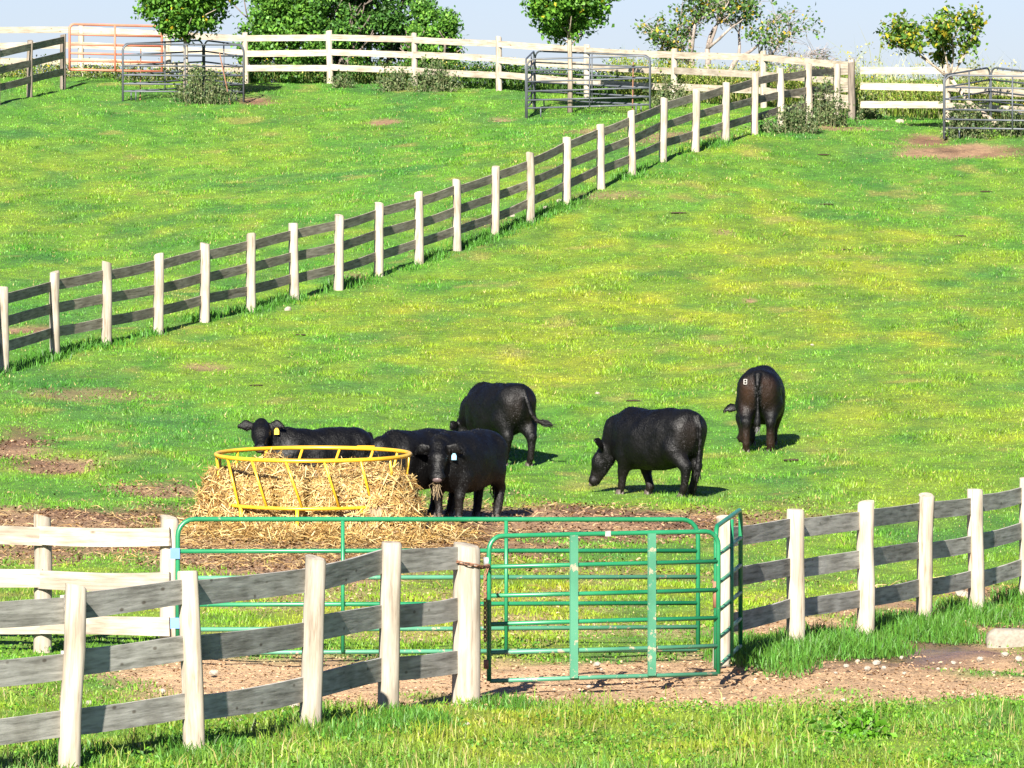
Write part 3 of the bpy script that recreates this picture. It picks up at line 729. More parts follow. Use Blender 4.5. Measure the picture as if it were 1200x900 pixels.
def hay():
    g = np.arange(-2.5, 2.51, 0.06); X, Y = np.meshgrid(g, g, indexing='ij')
    Hh = hay_height(X, Y); Z = gz(X+FC.x, Y+FC.y)-FC.z+Hh-0.07
    V = np.stack([X, Y, Z], -1); nx = len(g)
    idx = np.arange(nx*nx).reshape(nx, nx)
    q = np.stack([idx[:-1,:-1], idx[1:,:-1], idx[1:,1:], idx[:-1,1:]], -1).reshape(-1, 4)
    okv = (Hh > 0.05).ravel(); q = q[okv[q].all(1)]
    gx_, gy_ = np.gradient(Z, 0.06); N = np.stack([-gx_, -gy_, np.ones_like(gx_)], -1); N /= np.linalg.norm(N, axis=-1)[..., None]
    # sample more where the surface is steep
    ar = (1/N[..., 2]).ravel()*okv; ii = rng.choice(len(ar), 60000, p=ar/ar.sum())
    Pp = V.reshape(-1, 3)[ii]+rng.uniform(-.03, .03, (len(ii), 3)); Np = N.reshape(-1, 3)[ii]
    sv, sf, sc = strands(Pp, Np, 26000, 0.10, 0.34, 0.010, HAY, 0.7, 0.25)
    bc = np.tile(np.array((0.20, 0.115, 0.035)), (nx*nx, 1))*rng.uniform(0.6, 1.2, nx*nx)[:, None]
    used = np.unique(q); mp = -np.ones(nx*nx, int); mp[used] = np.arange(len(used))
    bv = V.reshape(-1, 3)[used]
    VV = np.concatenate([bv, sv]); FF = np.concatenate([mp[q], sf+len(bv)]); CC = np.concatenate([bc[used], sc])
    tag(link('hay_pile', mesh_np('hay_pile', VV, FF, M['straw'], CC), None, FC), 'loose golden hay heaped in the yellow feeder and spilling over the ground', 'hay', kind='stuff')
    # pressed flakes of hay standing in the front of the ring
    for k, ang in enumerate(np.radians([-149, -126, -103, -80, -57, -34])):
        R0 = 0.89; cx_ = math.cos(ang)*R0; cy_ = math.sin(ang)*R0
        w, d, hh = 0.146, 0.19, 0.29+random.uniform(-.02, .02)
        nu = 12; Pt = []; Nn = []; fs = []
        tx = np.array((-math.sin(ang), math.cos(ang), 0)); ty = np.array((math.cos(ang), math.sin(ang), 0)); tz = np.array((0, 0, 1.0))
        u = np.linspace(-1, 1, nu)
        for ax in range(3):
            for s in (-1, 1):
                U, Vv = np.meshgrid(u, u, indexing='ij'); c3 = [None]*3; c3[ax] = np.full(U.shape, float(s)); c3[(ax+1) % 3] = U; c3[(ax+2) % 3] = Vv
                Q = np.stack(c3, -1).reshape(-1, 3)
                l4 = (np.abs(Q)**6).sum(1)**(1/6); Q = Q/l4[:, None]
                nrm = np.sign(Q)*np.abs(Q)**5; nrm /= np.linalg.norm(nrm, axis=1)[:, None]
                Q = Q*(1+0.05*(rng.uniform(size=len(Q))-.5)[:, None])
                base = len(Pt)*nu*nu; ii = np.arange(nu*nu).reshape(nu, nu)+base
                qq = np.stack([ii[:-1,:-1], ii[1:,:-1], ii[1:,1:], ii[:-1,1:]], -1).reshape(-1, 4)
                fs.append(qq if s > 0 else qq[:, ::-1])
                Pt.append(Q[:, :1]*w*tx+Q[:, 1:2]*d*ty+Q[:, 2:]*hh*tz); Nn.append(nrm[:, :1]*tx+nrm[:, 1:2]*ty+nrm[:, 2:]*tz)
        Pt = np.concatenate(Pt); Nn = np.concatenate(Nn); fs = np.concatenate(fs)
        sv, sf, sc = strands(Pt, Nn, 2600, 0.04, 0.11, 0.008, HAY[:4], 0.3)
        bc = np.tile(np.array((0.28, 0.165, 0.05)), (len(Pt), 1))*rng.uniform(0.6, 1.25, len(Pt))[:, None]
        tag(link('hay_bale', mesh_np('hay_bale', np.concatenate([Pt, sv]), np.concatenate([fs, sf+len(Pt)]), M['straw'], np.concatenate([bc, sc])), None, FC+Vector((cx_, cy_, 0.36))),
            'pressed golden hay flake standing inside the front of the yellow feeder', 'hay bale', 'hay flakes in the feeder')
hay()

# ------------------------------------------------------------------ cattle
def surface_nets(f, org, h):
    nx, ny, nz = f.shape
    s = f < 0
    cs = [s[i:nx-1+i, j:ny-1+j, k:nz-1+k] for i in (0, 1) for j in (0, 1) for k in (0, 1)]
    cnt = sum(c.astype(np.int8) for c in cs); act = (cnt > 0) & (cnt < 8)
    I = np.argwhere(act); vid = -np.ones(act.shape, int); vid[act] = np.arange(len(I))
    acc = np.zeros((len(I), 3)); num = np.zeros(len(I))
    corners = np.array([(i, j, k) for i in (0, 1) for j in (0, 1) for k in (0, 1)])
    for a in range(8):
        for b in range(a+1, 8):
            if np.abs(corners[a]-corners[b]).sum() != 1: continue
            fa = f[tuple((I+corners[a]).T)]; fb = f[tuple((I+corners[b]).T)]
            cr = (fa < 0) != (fb < 0)
            tt = np.where(cr, fa/np.where(cr, fa-fb, 1), 0)
            p = I+corners[a]+tt[:, None]*(corners[b]-corners[a])
            acc += p*cr[:, None]; num += cr
    V = acc/num[:, None]*h+org
    quads = []
    for ax in range(3):
        sl0 = [slice(None)]*3; sl1 = [slice(None)]*3; sl0[ax] = slice(0, -1); sl1[ax] = slice(1, None)
        a = s[tuple(sl0)]; b = s[tuple(sl1)]; E = np.argwhere(a != b)
        o1, o2 = (ax+1) % 3, (ax+2) % 3
        E = E[(E[:, o1] > 0) & (E[:, o2] > 0) & (E[:, o1] < f.shape[o1]-1) & (E[:, o2] < f.shape[o2]-1)]
        d1 = np.eye(3, dtype=int)[o1]; d2 = np.eye(3, dtype=int)[o2]
        q = np.stack([vid[tuple((E-d1-d2).T)], vid[tuple((E-d2).T)], vid[tuple(E.T)], vid[tuple((E-d1).T)]], 1)
        inside = s[tuple(E.T)]
        q[~inside] = q[~inside][:, ::-1]; quads.append(q)
    return V, np.concatenate(quads)
TORSO = np.array([  # x, top, bottom, half width
    (-0.86, 1.05, 0.86, 0.06), (-0.82, 1.14, 0.72, 0.17), (-0.74, 1.21, 0.62, 0.245), (-0.58, 1.245, 0.52, 0.295), (-0.36, 1.245, 0.43, 0.335),
    (-0.10, 1.23, 0.375, 0.365), (0.15, 1.22, 0.365, 0.365), (0.38, 1.235, 0.38, 0.335), (0.55, 1.24, 0.39, 0.295), (0.70, 1.18, 0.42, 0.245),
    (0.82, 1.07, 0.50, 0.18), (0.90, 0.94, 0.62, 0.08)])
def cow(name, label, P, heading, poll, face, side_roll=0.0, scale=1.0, tail=None, mat='cow', legs=None, neckmid=None, tags=(), fat=1.0, group='black cattle on the pasture', ear_droop=0.1, brand=False, ears=None, vox=0.021):
    """P: ground point under the middle; heading: horizontal direction it faces; poll: top of head and face: direction poll->muzzle, local (x forward, y left)"""
    hd = Vector((heading[0], heading[1], 0)).normalized(); lf = Vector((-hd.y, hd.x, 0))
    def tow(p): return P+(hd*p[0]*0.92+lf*p[1])*scale+Vector((0, 0, p[2]*scale))
    def fz(x, y):
        w = tow((x, y, 0)); return (float(gz(w.x, w.y))-P.z)/scale+0.0
    prims = []          # (a, b, ra, rb, k, flat normal, flat factor)
    A = np.array
    def cone(a, b, ra, rb, k=0.05, fl=None, ff=1.0): prims.append((A(a, float), A(b, float), ra, rb, k, None if fl is None else A(fl, float), ff))
    lg = {'fl': (0.50, 0.0), 'fr': (0.50, 0.0), 'hl': (-0.62, 0.0), 'hr': (-0.62, 0.0)}
    lg.update(legs or {})
    feet = []
    for nm, sy in (('fl', 1), ('fr', -1)):
        fx, fy = lg[nm]; yy = sy*0.165+fy; g = fz(fx, yy)
        cone((0.50, sy*0.19, 0.90), (0.46, sy*0.20, 0.60), 0.16, 0.115, 0.08, (0, 1, 0), 1.25)
        cone((0.46, sy*0.20, 0.60), (0.5*(0.50+fx)+0.01, sy*0.175+fy*0.5, 0.335+g*0.6), 0.12, 0.070, 0.06)
        cone((0.5*(0.50+fx)+0.01, sy*0.175+fy*0.5, 0.335+g*0.6), (fx, yy, 0.12+g), 0.068, 0.053, 0.03)
        cone((fx, yy, 0.12+g), (fx+0.03, yy, 0.05+g), 0.050, 0.052, 0.03); feet.append((fx+0.035, yy, g))
    for nm, sy in (('hl', 1), ('hr', -1)):
        fx, fy = lg[nm]; yy = sy*0.165+fy; g = fz(fx, yy); dx = fx+0.62
        cone((-0.60, sy*0.15, 0.95), (-0.52+dx*0.25, sy*0.19, 0.66), 0.20, 0.165, 0.09, (0, 1, 0), 1.2)
        cone((-0.52+dx*0.25, sy*0.19, 0.66), (-0.70+dx*0.75, sy*0.17+fy*0.7, 0.43+g*0.6), 0.17, 0.082, 0.07)
        cone((-0.72+dx*0.75, sy*0.17+fy*0.7, 0.44+g*0.6), (fx-0.03, yy, 0.13+g), 0.074, 0.056, 0.03)
        cone((fx-0.03, yy, 0.13+g), (fx+0.01, yy, 0.05+g), 0.052, 0.054, 0.03); feet.append((fx+0.02, yy, g))
    poll = A(poll, float); hdir = A(face, float); hdir /= np.linalg.norm(hdir)
    sd = np.cross((0, 0, 1.0), hdir)
    if np.linalg.norm(sd) < 0.3: sd = A((0, 1.0, 0))
    sd /= np.linalg.norm(sd); upv = np.cross(hdir, sd); upv /= np.linalg.norm(upv)
    if side_roll: sd, upv = sd*math.cos(side_roll)+upv*math.sin(side_roll), upv*math.cos(side_roll)-sd*math.sin(side_roll)
    nm_ = A(neckmid, float) if neckmid is not None else (A((0.62, 0, 0.98))+poll)/2+A((0, 0, 0.03))
    cone((0.50, 0, 0.92), nm_, 0.27, 0.195, 0.10, (0, 1, 0), 1.3); cone((0.62, 0, 0.70), nm_+A((0, 0, -0.06)), 0.20, 0.15, 0.10, (0, 1, 0), 1.3)
    cone(nm_, poll+hdir*0.05-upv*0.07, 0.185, 0.125, 0.07, sd, 1.2)
    hs = 1.13; H = lambda l, s_, u_: poll+(hdir*l+sd*s_+upv*u_)*hs
    cone(H(0.0, 0, -0.04), H(0.17, 0, -0.035), 0.118, 0.135, 0.04); cone(H(0.17, 0, -0.035), H(0.43, 0, -0.045), 0.112, 0.070, 0.05)
    cone(H(0.10, 0, -0.12), H(0.40, 0, -0.085), 0.105, 0.055, 0.05)
    cone(H(0.43, -0.03, -0.05), H(0.43, 0.03, -0.05), 0.070, 0.070, 0.03)
    cone(H(0.13, -0.075, 0.0), H(0.13, 0.075, 0.0), 0.05, 0.05, 0.03)
    for i_, s_ in enumerate((-1, 1)):
        e = (ears or {}).get(s_, (0.02, -0.03)); n = hdir*0.75+upv*0.65; n = n/np.linalg.norm(n)
        a_ = H(-0.005, s_*0.085, -0.03); b_ = H(-0.01+e[0], s_*0.20, -0.04+e[1]*0.6); c_ = H(0.01+e[0]*1.6, s_*0.29, -0.05+e[1]*1.4-ear_droop*0.2)
        cone(a_, b_, 0.035, 0.078, 0.025, n, 2.6); cone(b_, c_, 0.078, 0.034, 0.02, n, 2.6)
    tl = tail or [(-0.84, 0, 1.13), (-0.90, 0, 0.98), (-0.885, 0, 0.75), (-0.87, 0.0, 0.52), (-0.86, 0.01, 0.40)]
    rr = [0.042, 0.034, 0.028, 0.030, 0.046]
    for i in range(len(tl)-1): cone(tl[i], tl[i+1], rr[i], rr[i+1], 0.025)
    # field
    allp = np.concatenate([np.array([p[0] for p in prims]), np.array([p[1] for p in prims])])
    lo = np.minimum(allp.min(0), (-0.9, -0.42, 0.0))-0.16; hi = np.maximum(allp.max(0), (0.92, 0.42, 1.25))+0.16
    ax = [np.arange(lo[i], hi[i]+vox, vox) for i in range(3)]
    X, Y, Z = np.meshgrid(*ax, indexing='ij')
    T = TORSO; xc = np.clip(X, T[0, 0], T[-1, 0])
    # smooth interpolation of the sections
    xs_ = np.linspace(T[0, 0], T[-1, 0], 120); secs = [np.interp(xs_, T[:, 0], T[:, i]) for i in (1, 2, 3)]
    kk = np.hanning(11); kk /= kk.sum(); secs = [np.convolve(np.pad(q, 5, mode='edge'), kk, 'valid') for q in secs]
    tp = np.interp(xc, xs_, secs[0]); bt = np.interp(xc, xs_, secs[1]); hw = np.interp(xc, xs_, secs[2])*fat
    zc_ = (tp+bt)/2; hz = (tp-bt)/2
    v = (Z-zc_)/hz; taper = 1-0.16*np.clip(v, 0, 1)**2          # narrower along the back
    f = ((np.abs(Y)/(hw*taper))**2.5+np.abs(v)**2.5)**(1/2.5)
    f = (f-1)*np.minimum(hw, hz)*0.9
    out = np.abs(X-xc); f = np.where(out > 0, np.sqrt(np.maximum(f, 0)**2+out**2)+np.minimum(f, 0)*0, f)
    for (a, b, ra, rb, k, fl, ff) in prims:
        d = b-a; L2 = max(float(d @ d), 1e-9)
        t_ = np.clip(((X-a[0])*d[0]+(Y-a[1])*d[1]+(Z-a[2])*d[2])/L2, 0, 1)
        qx, qy, qz = X-a[0]-t_*d[0], Y-a[1]-t_*d[1], Z-a[2]-t_*d[2]
        r2 = qx*qx+qy*qy+qz*qz
        if fl is not None: r2 = r2+(ff*ff-1)*(qx*fl[0]+qy*fl[1]+qz*fl[2])**2
        dd = np.sqrt(r2)-(ra+(rb-ra)*t_)
        hh = np.clip(0.5+0.5*(f-dd)/k, 0, 1); f = f*(1-hh)+dd*hh-k*hh*(1-hh)
    ph = rng.uniform(0, 6.28, 6)
    f = f+0.007*(np.sin(9*X+ph[0])*np.sin(8*Z+ph[1])+np.sin(15*X+6*Z+ph[2])*np.sin(11*Y+ph[3])*0.7+0.5*np.sin(21*X+ph[4])*np.sin(17*Z-9*Y+ph[5]))
    V, Q = surface_nets(f, lo, vox)
    # colour: rusty tinge on thighs, flank and lower legs
    br = np.clip(sstep(-0.62, -0.88, V[:, 0])*0.9*sstep(0.45, 0.7, V[:, 2])*sstep(1.22, 1.0, V[:, 2])*sstep(0.02, 0.09, np.abs(V[:, 1]))+sstep(0.45, 0.15, V[:, 2])*0.6+0.3*sstep(0.6, 0.45, V[:, 2])*sstep(0.7, 0.3, np.abs(V[:, 0]))+0.12, 0, 1)
    root = thing(name, P, label, 'cow', group)
    R = np.array(((hd.x*0.92, lf.x, 0), (hd.y*0.92, lf.y, 0), (0, 0, 1.0)))
    me = mesh_np('body', (V @ R.T)*scale, Q, M[mat], None, True, {'brown': br})
    md = link('body', me, root, P).modifiers.new('smooth', 'SMOOTH'); md.factor = 0.5; md.iterations = 2
    # short hair, lying back and down
    vn = np.zeros(len(V)*3, np.float32); me.vertex_normals.foreach_get('vector', vn); vn = vn.reshape(-1, 3)
    ii = rng.integers(0, len(V), 24000); hp_ = (V[ii]+rng.uniform(-.01, .01, (len(ii), 3))) @ R.T*scale; hn = vn[ii]
    back = np.array((-hd.x*0.6, -hd.y*0.6, -0.75)); hdv = back-hn*(hn @ back)[:, None]+hn*rng.uniform(.08, .30, len(ii))[:, None]+rng.normal(size=(len(ii), 3))*0.17
    hdv /= np.linalg.norm(hdv, axis=1)[:, None]; sdv = np.cross(hdv, hn); sdv /= np.linalg.norm(sdv, axis=1)[:, None]+1e-9
    ln = rng.uniform(.014, .034, len(ii))[:, None]; b0 = hp_-hn*0.006
    hv = np.stack([b0-sdv*0.0035, b0+sdv*0.0035, b0+hdv*ln], 1).reshape(-1, 3)
    co = link('coat', mesh_np('coat', hv, np.arange(len(hv)).reshape(-1, 3), M[mat], None, False, {'brown': np.repeat(br[ii], 3)}), root, P); co['kind'] = 'stuff'
    # hooves: two claws each
    for (x_, y_, g) in feet:
        parts = []
        for s_ in (-1, 1):
            pts = [(x_-0.045, y_+s_*0.028, g-0.01), (x_+0.05, y_+s_*0.026, g-0.01)]
            vv = []
            for (zz, k1, xo) in ((-0.012, 1.0, 0.0), (0.065, 0.72, -0.012)):
                for q in range(10):
                    a = 2*math.pi*q/10; vv.append((x_+xo+0.062*k1*math.cos(a)+0.01, y_+s_*0.030+0.032*k1*math.sin(a), g+zz))
            ff_ = [(q, (q+1) % 10, 10+(q+1) % 10, 10+q) for q in range(10)]+[tuple(range(10, 20))]
            parts.append((vv, ff_))
        vv, ff_ = join(parts); o0 = tow((x_, y_, g))
        link('hoof', mesh_from('hoof', [tow(p)-o0 for p in vv], ff_, M['hoof'], True), root, o0)
    def ball(nm, c, r, m, sc=(1, 1, 1)):
        vv = []; n1, n2 = 6, 10
        for i in range(n1+1):
            th = math.pi*i/n1
            for j in range(n2): ph = 2*math.pi*j/n2; vv.append((A((math.sin(th)*math.cos(ph)*sc[0], math.sin(th)*math.sin(ph)*sc[1], math.cos(th)*sc[2]))*r))
        ff_ = [(i*n2+j, i*n2+(j+1) % n2, (i+1)*n2+(j+1) % n2, (i+1)*n2+j) for i in range(n1) for j in range(n2)]
        o0 = tow(c)
        return link(nm, mesh_from(nm, [tow(c+hdir*p[0]+sd*p[1]+upv*p[2])-o0 for p in vv], ff_, M[m], True), root, o0)
    for s_ in (-1, 1): ball('eye', H(0.145, s_*0.108, -0.005), 0.022, 'eye')
    ball('nose', H(0.482, 0, -0.035), 0.062, 'nose', (0.55, 1.15, 0.75))
    for s_, m in tags:
        e = (ears or {}).get(s_, (0.02, -0.03)); c = H(0.055+e[0], s_*0.20, -0.075+e[1])
        vv = []; W2 = 0.035
        for n_o in (0.012, 0.02):
            for (uu, zz) in ((-W2*.5, .03), (W2*.5, .03), (W2, 0.0), (W2, -.055), (-W2, -.055), (-W2, 0)): vv.append(c+hdir*(n_o)+sd*uu+A((0, 0, zz)))
        ff_ = [(0, 1, 2, 3, 4, 5), (11, 10, 9, 8, 7, 6)]+[(i, 6+i, 6+(i+1) % 6, (i+1) % 6) for i in range(6)]
        o0 = tow(c); link('ear_tag', mesh_from('ear_tag', [tow(p)-o0 for p in vv], ff_, M[m]), root, o0)
    # brush of the tail: a bundle of hairs
    end = A(tl[-1], float); prev = A(tl[-2], float); dr = end-prev; dr /= np.linalg.norm(dr); parts = []
    for k in range(26):
        a = rng.normal(size=3)*0.018; b_ = end+dr*rng.uniform(0.07, 0.17)+rng.normal(size=3)*0.03
        parts.append(tube([prev*0.25+end*0.75+a, (end+b_)/2+a, b_], [0.008, 0.008, 0.002], 4))
    vv, ff_ = join(parts); o0 = tow(end)
    link('tail_brush', mesh_from('tail_brush', [tow(p)-o0 for p in vv], ff_, M['hair']), root, o0)
    if brand:
        parts = []
        def on(y, z):                                     # point on the rump surface, just proud of the hide
            m = (np.abs(V[:, 1]-y) < 0.035) & (np.abs(V[:, 2]-z) < 0.035) & (V[:, 0] < -0.3)
            xx = V[m, 0].min() if m.any() else -0.8
            return A((xx-0.010, y, z))
        y0, z0, sw, sh = 0.19, 1.03, 0.022, 0.036
        for (a, b) in (((-1, 1), (1, 1)), ((-1, -1), (1, -1)), ((-1, 1), (-1, -1)), ((1, 1), (1, -1)), ((-1, 0), (1, 0))):
            parts.append(tube([on(y0+sw*a[0], z0+sh*a[1]), on(y0+sw*(a[0]+b[0])/2, z0+sh*(a[1]+b[1])/2), on(y0+sw*b[0], z0+sh*b[1])], 0.007, 5))
        vv, ff_ = join(parts); o0 = tow(on(y0, z0)); b = link('brand_mark', mesh_from('brand_mark', [tow(p)-o0 for p in vv], ff_, M['white']), root, o0)
        b['label'] = 'small white freeze brand on the hip'
    return root, tow, H
# 1 behind the feeder, looking at the viewer
cow('cow', 'black cow behind the yellow feeder with head raised and yellow ear tag', hit(374, 606), (-0.88, -0.47), (1.00, 0.06, 1.30), (0.45, 0.80, -0.62), scale=0.92, tags=((1, 'tagyellow'),), neckmid=(0.80, 0.0, 1.08), ears={-1: (0.0, 0.03), 1: (0.0, 0.03)})
# 2 feeding from the right
cow('cow', 'black cow reaching its lowered head into the hay between feeder and steer', hit(487, 606), (-0.62, -0.78), (1.05, 0.0, 0.86), (0.75, 0.1, -0.62), scale=0.90, neckmid=(0.82, 0, 0.96))
# 3 steer facing the viewer with hay in its mouth
r3, tow3, H3 = cow('cow', 'black steer facing out beside the hay with pale blue ear tag', hit(546, 608), (-0.50, -0.86), (0.98, 0.08, 1.04), (0.52, 0.26, -0.80), scale=0.91, tags=((1, 'tagblue'),), neckmid=(0.78, 0.02, 1.00), ears={-1: (0.0, -0.03), 1: (0.0, -0.03)})
# 4 behind the steer, walking away
cow('cow', 'black cow grazing behind the steer with its tail swung out', hit(585, 542), (-0.50, 0.86), (1.10, 0.10, 0.60), (0.35, 0.1, -0.93), scale=0.93, tail=[(-0.84, 0, 1.13), (-0.92, -0.02, 0.95), (-0.95, -0.06, 0.78), (-1.00, -0.14, 0.66), (-1.04, -0.24, 0.63)], legs={'fl': (0.42, 0), 'fr': (0.56, 0), 'hl': (-0.50, 0), 'hr': (-0.72, 0)})
# 5 grazing side on
cow('cow', 'black cow grazing broadside alone on the grass', hit(771, 582), (-0.70, 0.71), (1.03, 0.12, 0.66), (0.40, 0.14, -0.90), scale=0.97, fat=1.05, legs={'fl': (0.60, 0), 'fr': (0.34, 0), 'hl': (-0.70, 0), 'hr': (-0.54, 0)}, neckmid=(0.82, 0.05, 0.94), ears={-1: (-0.07, 0.06), 1: (-0.07, 0.06)})
# 6 seen from behind
cow('cow', 'brown-tinged black cow seen from behind with white brand on its hip', hit(892, 526), (0.10, 0.995), (1.10, 0.29, 0.62), (0.20, 0.10, -0.95), scale=0.97, mat='cowbrown', brand=True, legs={'fl': (0.45, 0), 'fr': (0.5, 0), 'hl': (-0.72, 0.02), 'hr': (-0.58, -0.01)}, neckmid=(0.84, 0.18, 0.84), fat=0.98)
# wisp of hay in the steer's mouth
def wisp():
    c = H3(0.45, 0, -0.11); parts = []
    for k in range(22):
        a = c+rng.normal(size=3)*(0.012, 0.02, 0.01); b = a+np.array((0.03, -0.02, -0.07))+rng.normal(size=3)*0.035; e = b+np.array((0, 0.01, -0.13*rng.uniform(.3, 1.3)))+rng.normal(size=3)*0.035
        parts.append(tube([a, b, e], 0.0034, 3))
    v, f = join(parts); o0 = tow3(c)
    tag(link('hay_wisp', mesh_from('hay_wisp', [tow3(p)-o0 for p in v], f, plain('dry_hay', (0.22, 0.16, 0.085))), None, o0), "wisp of hay hanging from the steer's mouth", 'hay')
wisp()

# ------------------------------------------------------------------ trees, saplings, weeds
def leaves(P, n_each, spread, size, cols, weights, flat=0.7):
    """diamond leaves, two faces folded along the midrib, round the points P"""
    P = np.repeat(np.asarray(P), n_each, 0); n = len(P)
    P = P+rng.normal(size=(n, 3))*spread*np.array((1, 1, 0.75))
    d = rng.normal(size=(n, 3)); d[:, 2] -= 0.5; d /= np.linalg.norm(d, axis=1)[:, None]
    nn = rng.normal(size=(n, 3))*flat; nn[:, 2] += 1; s = np.cross(d, nn); s /= np.linalg.norm(s, axis=1)[:, None]+1e-9
    up = np.cross(s, d)
    L = (size*rng.uniform(0.6, 1.3, n))[:, None]
    a = P-d*L*.5; e = P+d*L*.5; l = P-s*L*.36-d*L*.05+up*L*.10; r = P+s*L*.36-d*L*.05+up*L*.10
    V = np.stack([a, l, e, r], 1).reshape(-1, 3); k = np.arange(n)*4
    Fc = np.concatenate([np.stack([k, k+2, k+1], 1), np.stack([k, k+3, k+2], 1)])
    c = np.array(cols)[rng.choice(len(cols), n, p=np.array(weights)/sum(weights))]*rng.uniform(0.65, 1.35, n)[:, None]
    return V, Fc, np.repeat(c, 4, 0)
def clover():
    x, y = sample(52000, 48, 66, 1.0, 1.2)
    k = rng.uniform(0, 1, len(x)) < 0.8*sstep(0.44, 0.66, fbm(x*1.6, y*1.2, 301, 4))*np.clip(1-2.2*bl(DIRT, x, y), 0, 1); x, y = x[k], y[k]
    P = np.stack([x, y, gz(x, y)+rng.uniform(.01, .06, len(x))], 1)
    V, Fc, C = leaves(P, 2, 0.02, 0.032, [(0.09, 0.235, 0.02), (0.13, 0.27, 0.022), (0.065, 0.18, 0.02), (0.20, 0.26, 0.03)], [3, 2, 2, 1], 0.8)
    tag(link('clover_cover', mesh_np('clover_cover', V, Fc, M['leaf'], C)), 'low broad-leaved clover patches in the foreground grass', 'clover', kind='stuff')
clover()
def fence_tufts():
    n = 26000; i = rng.integers(0, len(hp)-1, n); t = rng.uniform(0, 1, n)
    a = np.array([tuple(p) for p in hp]); p = a[i]*(1-t)[:, None]+a[i+1]*t[:, None]
    x = p[:, 0]+rng.normal(size=n)*0.16-0.08; y = p[:, 1]+rng.normal(size=n)*0.35
    k = rng.uniform(0, 1, n) < 1.3*sstep(0.40, 0.66, fbm(x*0.9, y*0.55, 311, 3)); x, y = x[k], y[k]; n = len(x)
    c = np.array((0.050, 0.150, 0.016))*rng.uniform(0.6, 1.6, n)[:, None]
    blades('fence_grass', x, y, rng.uniform(.05, .20, n), rng.uniform(.012, .024, n), c, 'darker uncut grass tufts along the foot of the hill fence', 'grass', 0.9, True)
fence_tufts()
GREENS = [(0.075, 0.19, 0.020), (0.12, 0.26, 0.028), (0.045, 0.13, 0.02), (0.45, 0.33, 0.02)]
def limb(p, d, L, r, depth, rnd, tips, parts, spread=0.6, up=0.15, split=(2, 4), shrink=0.68, seg=3):
    pts = [Vector(p)]; d = Vector(d).normalized()
    for i in range(seg):
        d = (d+Vector((rnd.gauss(0, .13), rnd.gauss(0, .13), rnd.gauss(0, .10)+up*0.3))).normalized()
        pts.append(pts[-1]+d*L/seg)
    rs = [r*(1-0.38*i/seg) for i in range(seg+1)]
    parts.append(tube(pts, rs, 7 if depth > 1 else 5))
    if depth == 0: tips += pts[1:]; return
    if depth == 1: tips.append(pts[-1]); tips.append(pts[-2])
    for k in range(rnd.randint(*split)):
        base = pts[-1] if k < 2 else pts[rnd.randint(1, seg)]
        nd = (d+Vector((rnd.gauss(0, spread), rnd.gauss(0, spread), rnd.gauss(0, spread*0.6)+up))).normalized()
        limb(base, nd, L*shrink*rnd.uniform(.8, 1.15), rs[-1]*0.72, depth-1, rnd, tips, parts, spread, up, split, shrink, seg)
def put_tree(name, base, label, cat, stems, tips, cols, weights, n_each, spread, size, bark='bark', crown_name='crown', group=None, flat=0.7):
    t = thing(name, base, label, cat, group)
    v, f = join(stems); link('trunk', mesh_from('trunk', [Vector(p)-base for p in v], f, M[bark], True), t, base)
    if tips:
        V, Fc, C = leaves(np.array([tuple(p) for p in tips]), n_each, spread, size, cols, weights, flat)
        link(crown_name, mesh_np(crown_name, V-np.array(base), Fc, M['leaf'], C), t, base)
    return t
def maple(px, d, label, hclear, R, Hc, seed, n=420, off=(0, 0)):
    """young standard: bare stem, rounded crown of clumps"""
    rnd = random.Random(seed); base = at(px, d); base.z -= 0.05; parts = []; tips = []
    top = base+Vector((rnd.uniform(-.05, .05), 0, hclear+0.35))
    parts.append(tube([base, base+(top-base)*0.5+Vector((0.02, 0, 0)), top, top+Vector((0, 0, Hc*0.55))], [0.075, 0.06, 0.055, 0.02], 8))
    for k in range(11):
        a = k*2.4+rnd.uniform(-.3, .3); z = hclear*(0.86+0.04*k); p0 = Vector((top.x, top.y, base.z+z))
        rr = R*rnd.uniform(.55, .95); e = p0+Vector((math.cos(a)*rr, math.sin(a)*rr, rnd.uniform(.35, .9)*Hc*0.45))
        m = p0.lerp(e, .5)+Vector((0, 0, -0.02+rnd.uniform(0, .12)))
        parts.append(tube([p0, m, e], [0.028, 0.018, 0.006], 5))
    c = base+Vector((off[0], off[1], hclear+Hc*0.5))
    while len(tips) < n:
        q = Vector((rnd.uniform(-1, 1), rnd.uniform(-1, 1), rnd.uniform(-1, 1)))
        rl = q.length
        if rl > 1 or rl < 0.35: continue
        lob = 0.62+0.62*float(fbm(np.array(math.atan2(q.y, q.x)*1.6+seed), np.array(q.z*2.2), seed, 2))
        if float(fbm(np.array(q.x*3.1+seed), np.array(q.z*3.1+q.y*1.7), seed+4, 2)) < 0.42: continue
        tips.append(c+Vector((q.x*R*lob, q.y*R*lob, q.z*Hc*0.5*(1.0 if q.z > 0 else 0.85+0.3*lob))))
    put_tree('maple_tree', base, label, 'tree', parts, tips, GREENS, (4, 4, 2, 0.22), 24, 0.10, 0.125, bark='palebark')
maple(217, A.y+1.2, 'round dark green young maple inside the triangular steel guard by the orange gate', 1.82, 1.36, 2.5, 5, 520)
maple(668, A2.y+1.3, 'slender pale-trunked young maple inside the guard crossed by the hill fence', 2.02, 1.14, 2.1, 8, 420, (0.02, 0))

